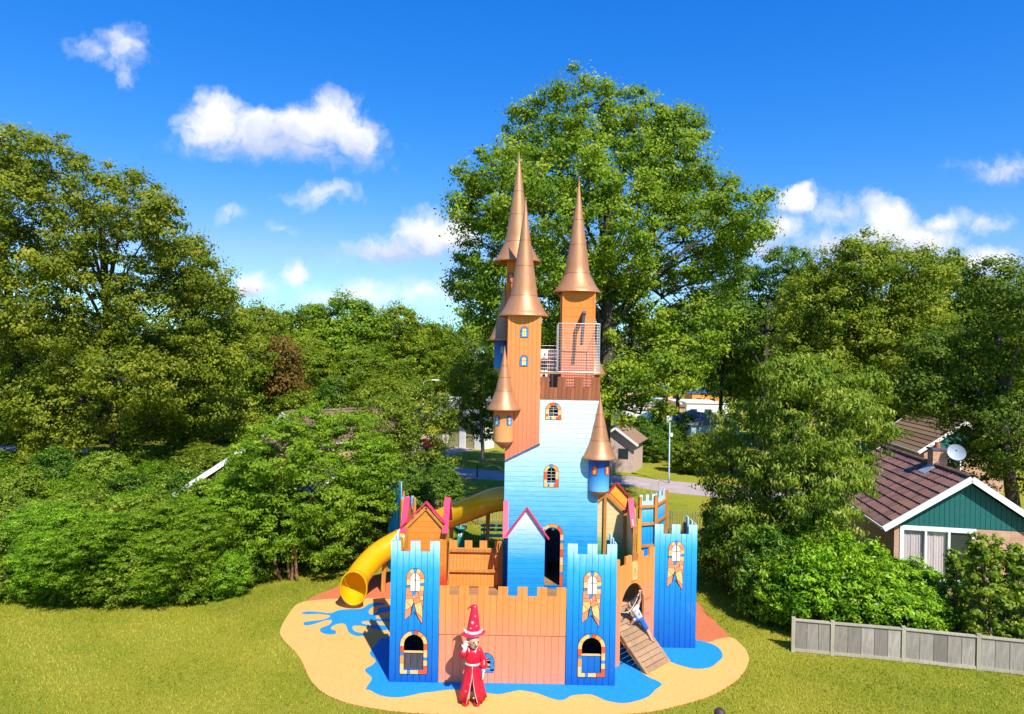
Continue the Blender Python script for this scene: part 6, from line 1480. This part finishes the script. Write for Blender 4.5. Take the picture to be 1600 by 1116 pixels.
# ---- person in a long red robe and tall pointed hat, greeting with one raised hand
def robed_person():
    b = G(737, 1098); b.z = .016; t = thing('person', 'person in a long red robe and tall pointed red hat raising a white-gloved hand', 'person', b)
    red = plain('robe_red', (.66, .008, .035), .38, var=.14, scale=7, bmp=.1); red2 = plain('hat_red', (.70, .01, .06), .35, var=.1, scale=6); whitec = plain('glove_white', (.82, .80, .80), .6, var=.04); silver = plain('silver_trim', (.72, .66, .60), .4, .2); shoe = plain('shoe_red', (.50, .005, .012), .2, var=.1, coat=.5)
    W = lambda x, y, z: b + Vector((x, y, z)); f = Vector((.45, -.9, 0)).normalized(); up = Vector((0, 0, 1)); x = f.cross(up)
    bd = MB(); hc = W(0.02, -.06, 1.47); head(bd, hc, .165, f); capsule(bd, W(0, 0, 1.1), W(.01, -.02, 1.38), .07, .065); capsule(bd, W(0, 0, .6), W(0, .01, 1.1), .085, .085)
    for s in (-1, 1): capsule(bd, W(s * .08, 0, .6), W(s * .09, -.02, .1), .07, .05)
    blob('body', bd, SKIN, t, .016); face(t, hc, .165, f)
    hr = MB(); ellip(hr, hc + up * .04 - f * .05, (.158, .155, .15)); blob('hair', hr, plain('hair_fair', (.62, .42, .12), .6), t, .016)
    # robe: pleated skirt open at the front
    vs = []; fs = []; n = 72; prof = [(.130, 1.29, .095), (.172, 1.20, .135), (.172, 1.00, .135), (.158, .90, .125), (.185, .74, .15), (.22, .52, .19), (.255, .30, .23), (.29, .10, .265)]
    for j, (rx, z, ry) in enumerate(prof):
        amp = max(0, j - 3) * .007
        for k in range(n + 1):
            a = R(-90 + 8 * max(0, j - 4)) + (2 * math.pi - R(16 * max(0, j - 4))) * k / n
            q = 1 + amp / .25 * math.sin(9 * a) + amp / .4 * math.sin(5 * a + 1); vs.append(W(rx * q * math.cos(a) + .012, ry * q * math.sin(a), z + (.02 * math.sin(4 * a) if j == len(prof) - 1 else 0)))
    for j in range(len(prof) - 1):
        for k in range(n): fs.append([j * (n + 1) + k, j * (n + 1) + k + 1, (j + 1) * (n + 1) + k + 1, (j + 1) * (n + 1) + k])
    rb = obj('robe', (vs, fs), red, t, True); so = rb.modifiers.new('thick', 'SOLIDIFY'); so.thickness = .012
    for k in (0, n): MB().tube([Vector(vs[j * (n + 1) + k]) + Vector((0, -.006, 0)) for j in range(3, len(prof))], .009, 6).to('robe_edge', silver, rb, True)
    MB().tube([W(0, -.112, 1.22), W(.005, -.128, 1.0), W(.005, -.12, .9)], .007, 6).to('robe_edge', silver, rb, True)
    ye = MB(); capsule(ye, W(-.13, 0, 1.21), W(.13, 0, 1.21), .075, .075); capsule(ye, W(0, 0, 1.08), W(0, 0, 1.2), .128, .128)
    r_el = W(-.255, -.10, 1.12); r_h = W(-.165, -.22, 1.34); l_el = W(.265, .0, 1.0); l_h = W(.27, -.10, .80)
    capsule(ye, W(-.15, 0, 1.22), r_el, .075, .072); capsule(ye, r_el, r_el.lerp(r_h, .45), .074, .092); capsule(ye, W(.15, 0, 1.22), l_el, .075, .072); capsule(ye, l_el, l_el.lerp(l_h, .55), .074, .095)
    blob('sleeves', ye, red, t, .016)
    for nm, e, h, dr, nn in (('glove', r_el, r_h, Vector((.10, -.1, 1)), Vector((.3, -.9, 0))), ('glove', l_el, l_h, Vector((.02, -.25, -1)), Vector((-1, 0, 0)))):
        g_ = MB(); capsule(g_, e.lerp(h, .55), h, .052, .042); hand(g_, h, dr, nn, 1.35, .25); blob(nm, g_, whitec, t, .009, 1)
    MB().lathe([(.150, -.03), (.165, -.022), (.165, .022), (.150, .03)], (0, 0, 0), 40)
    bl = MB(); bl.lathe([(.158, .89), (.184, .895), (.184, .945), (.158, .95)], (0, 0, 0), 40); bl.v = [W(v.x + .008, v.y * .82, v.z) for v in bl.v]; bl.to('belt', silver, rb, True)
    co = MB(); 
    for s in (-1, 1): co.add([W(s * .01, -.125, 1.16), W(s * .09, -.10, 1.30), W(s * .13, -.02, 1.31), W(s * .07, -.13, 1.20)], [[0, 1, 2, 3]])
    c_ = co.to('collar', whitec, rb); c_.modifiers.new('t', 'SOLIDIFY').thickness = .01
    # hat: wide wavy brim, crown leaning to a folded tip
    vs = []; fs = []; n = 40; base = hc + up * .145 + Vector((-.01, .065, 0))
    brim = [(.165, .0), (.22, -.010), (.265, -.008), (.27, .0), (.22, .008), (.165, .03)]
    ax = []
    for r, z in brim:
        for k in range(n): a = 2 * math.pi * k / n; vs.append(base + Vector((r * math.cos(a) * 1.08, r * .95 * math.sin(a), z + (.05 * math.cos(a - .4) - .05 * math.sin(a) + .02 * math.cos(2 * a)) * max(0, (r - .165) / .14))))
    crown = [(.165, .03, 0), (.150, .14, .004), (.128, .28, .008), (.106, .42, .012), (.085, .54, .015), (.062, .63, .005), (.040, .645, -.06), (.022, .600, -.115), (.006, .55, -.15)]
    for r, z, ox in crown:
        tl = max(0, min(1, (z - .5) / .12)) if ox < .01 and z > .6 else 0
        for k in range(n): a = 2 * math.pi * k / n; vs.append(base + Vector((ox + r * math.cos(a), r * math.sin(a), z + (-.0 if tl == 0 else r * .7 * math.cos(a)))))
    m = len(brim) + len(crown)
    for j in range(m - 1):
        for k in range(n): fs.append([j * n + k, j * n + (k + 1) % n, (j + 1) * n + (k + 1) % n, (j + 1) * n + k])
    ht = obj('hat', (vs, fs), red2, t, True)
    MB().lathe([(.165, .02), (.170, .03), (.164, .085), (.158, .09)], base, 36).to('hat_band', silver, ht, True)
    for s, col in ((-1, silver), (1, silver)):
        q = MB(); capsule(q, base + Vector((s * .17, -.06, .05)), base + Vector((s * .22, -.08, .13)), .03, .008, 10, 3); q.to('hat_ornament', whitec, ht, True)
    for s in (-1, 1):
        q = MB(); capsule(q, W(s * .10, .02, .055), W(s * .13, -.14, .055), .055, .07); ellip(q, W(s * .13, -.16, .05), (.085, .10, .06)); blob('shoe', q, shoe, t, .014)
    # small stars sewn on
    def star(c, n_, r):
        n_ = n_.normalized(); x1 = n_.cross(up).normalized(); y1 = x1.cross(n_) * -1; pts = []
        for k in range(10): a = math.pi * k / 5 + .3; rr = r if k % 2 == 0 else r * .42; pts.append(c + (x1 * math.cos(a) + y1 * math.sin(a)) * rr)
        return (pts + [p + n_ * .004 for p in pts], [list(range(10, 20))] + [[k, (k + 1) % 10, 10 + (k + 1) % 10, 10 + k] for k in range(10)])
    for a, z, r in ((-118, .78, .035), (-70, .66, .03), (-108, .5, .028), (-62, .42, .03), (-125, .34, .03), (-80, .22, .028), (-100, 1.08, .024)):
        rx = np.interp(z, [.12, .3, .52, .74, .88, 1.2], [.262, .235, .205, .175, .150, .165]); ry = np.interp(z, [.12, .3, .52, .74, .88, 1.2], [.25, .22, .18, .14, .11, .12])
        d_ = Vector((math.cos(R(a)), math.sin(R(a)), 0)); obj('star', star(W(rx * 1.05 * d_.x + .012, ry * 1.06 * d_.y - .008, z), d_, r), silver, rb)
    for a, z, r in ((-100, .30, .045), (-70, .44, .022), (-115, .17, .025), (-60, .22, .02)):
        rr = np.interp(z, [.03, .14, .28, .42, .54], [.165, .150, .128, .106, .085]) + .006; d_ = Vector((math.cos(R(a)), math.sin(R(a)), .12)); obj('star', star(base + Vector((d_.x * rr + .008, d_.y * rr, z)), d_, r), silver, ht)
robed_person()
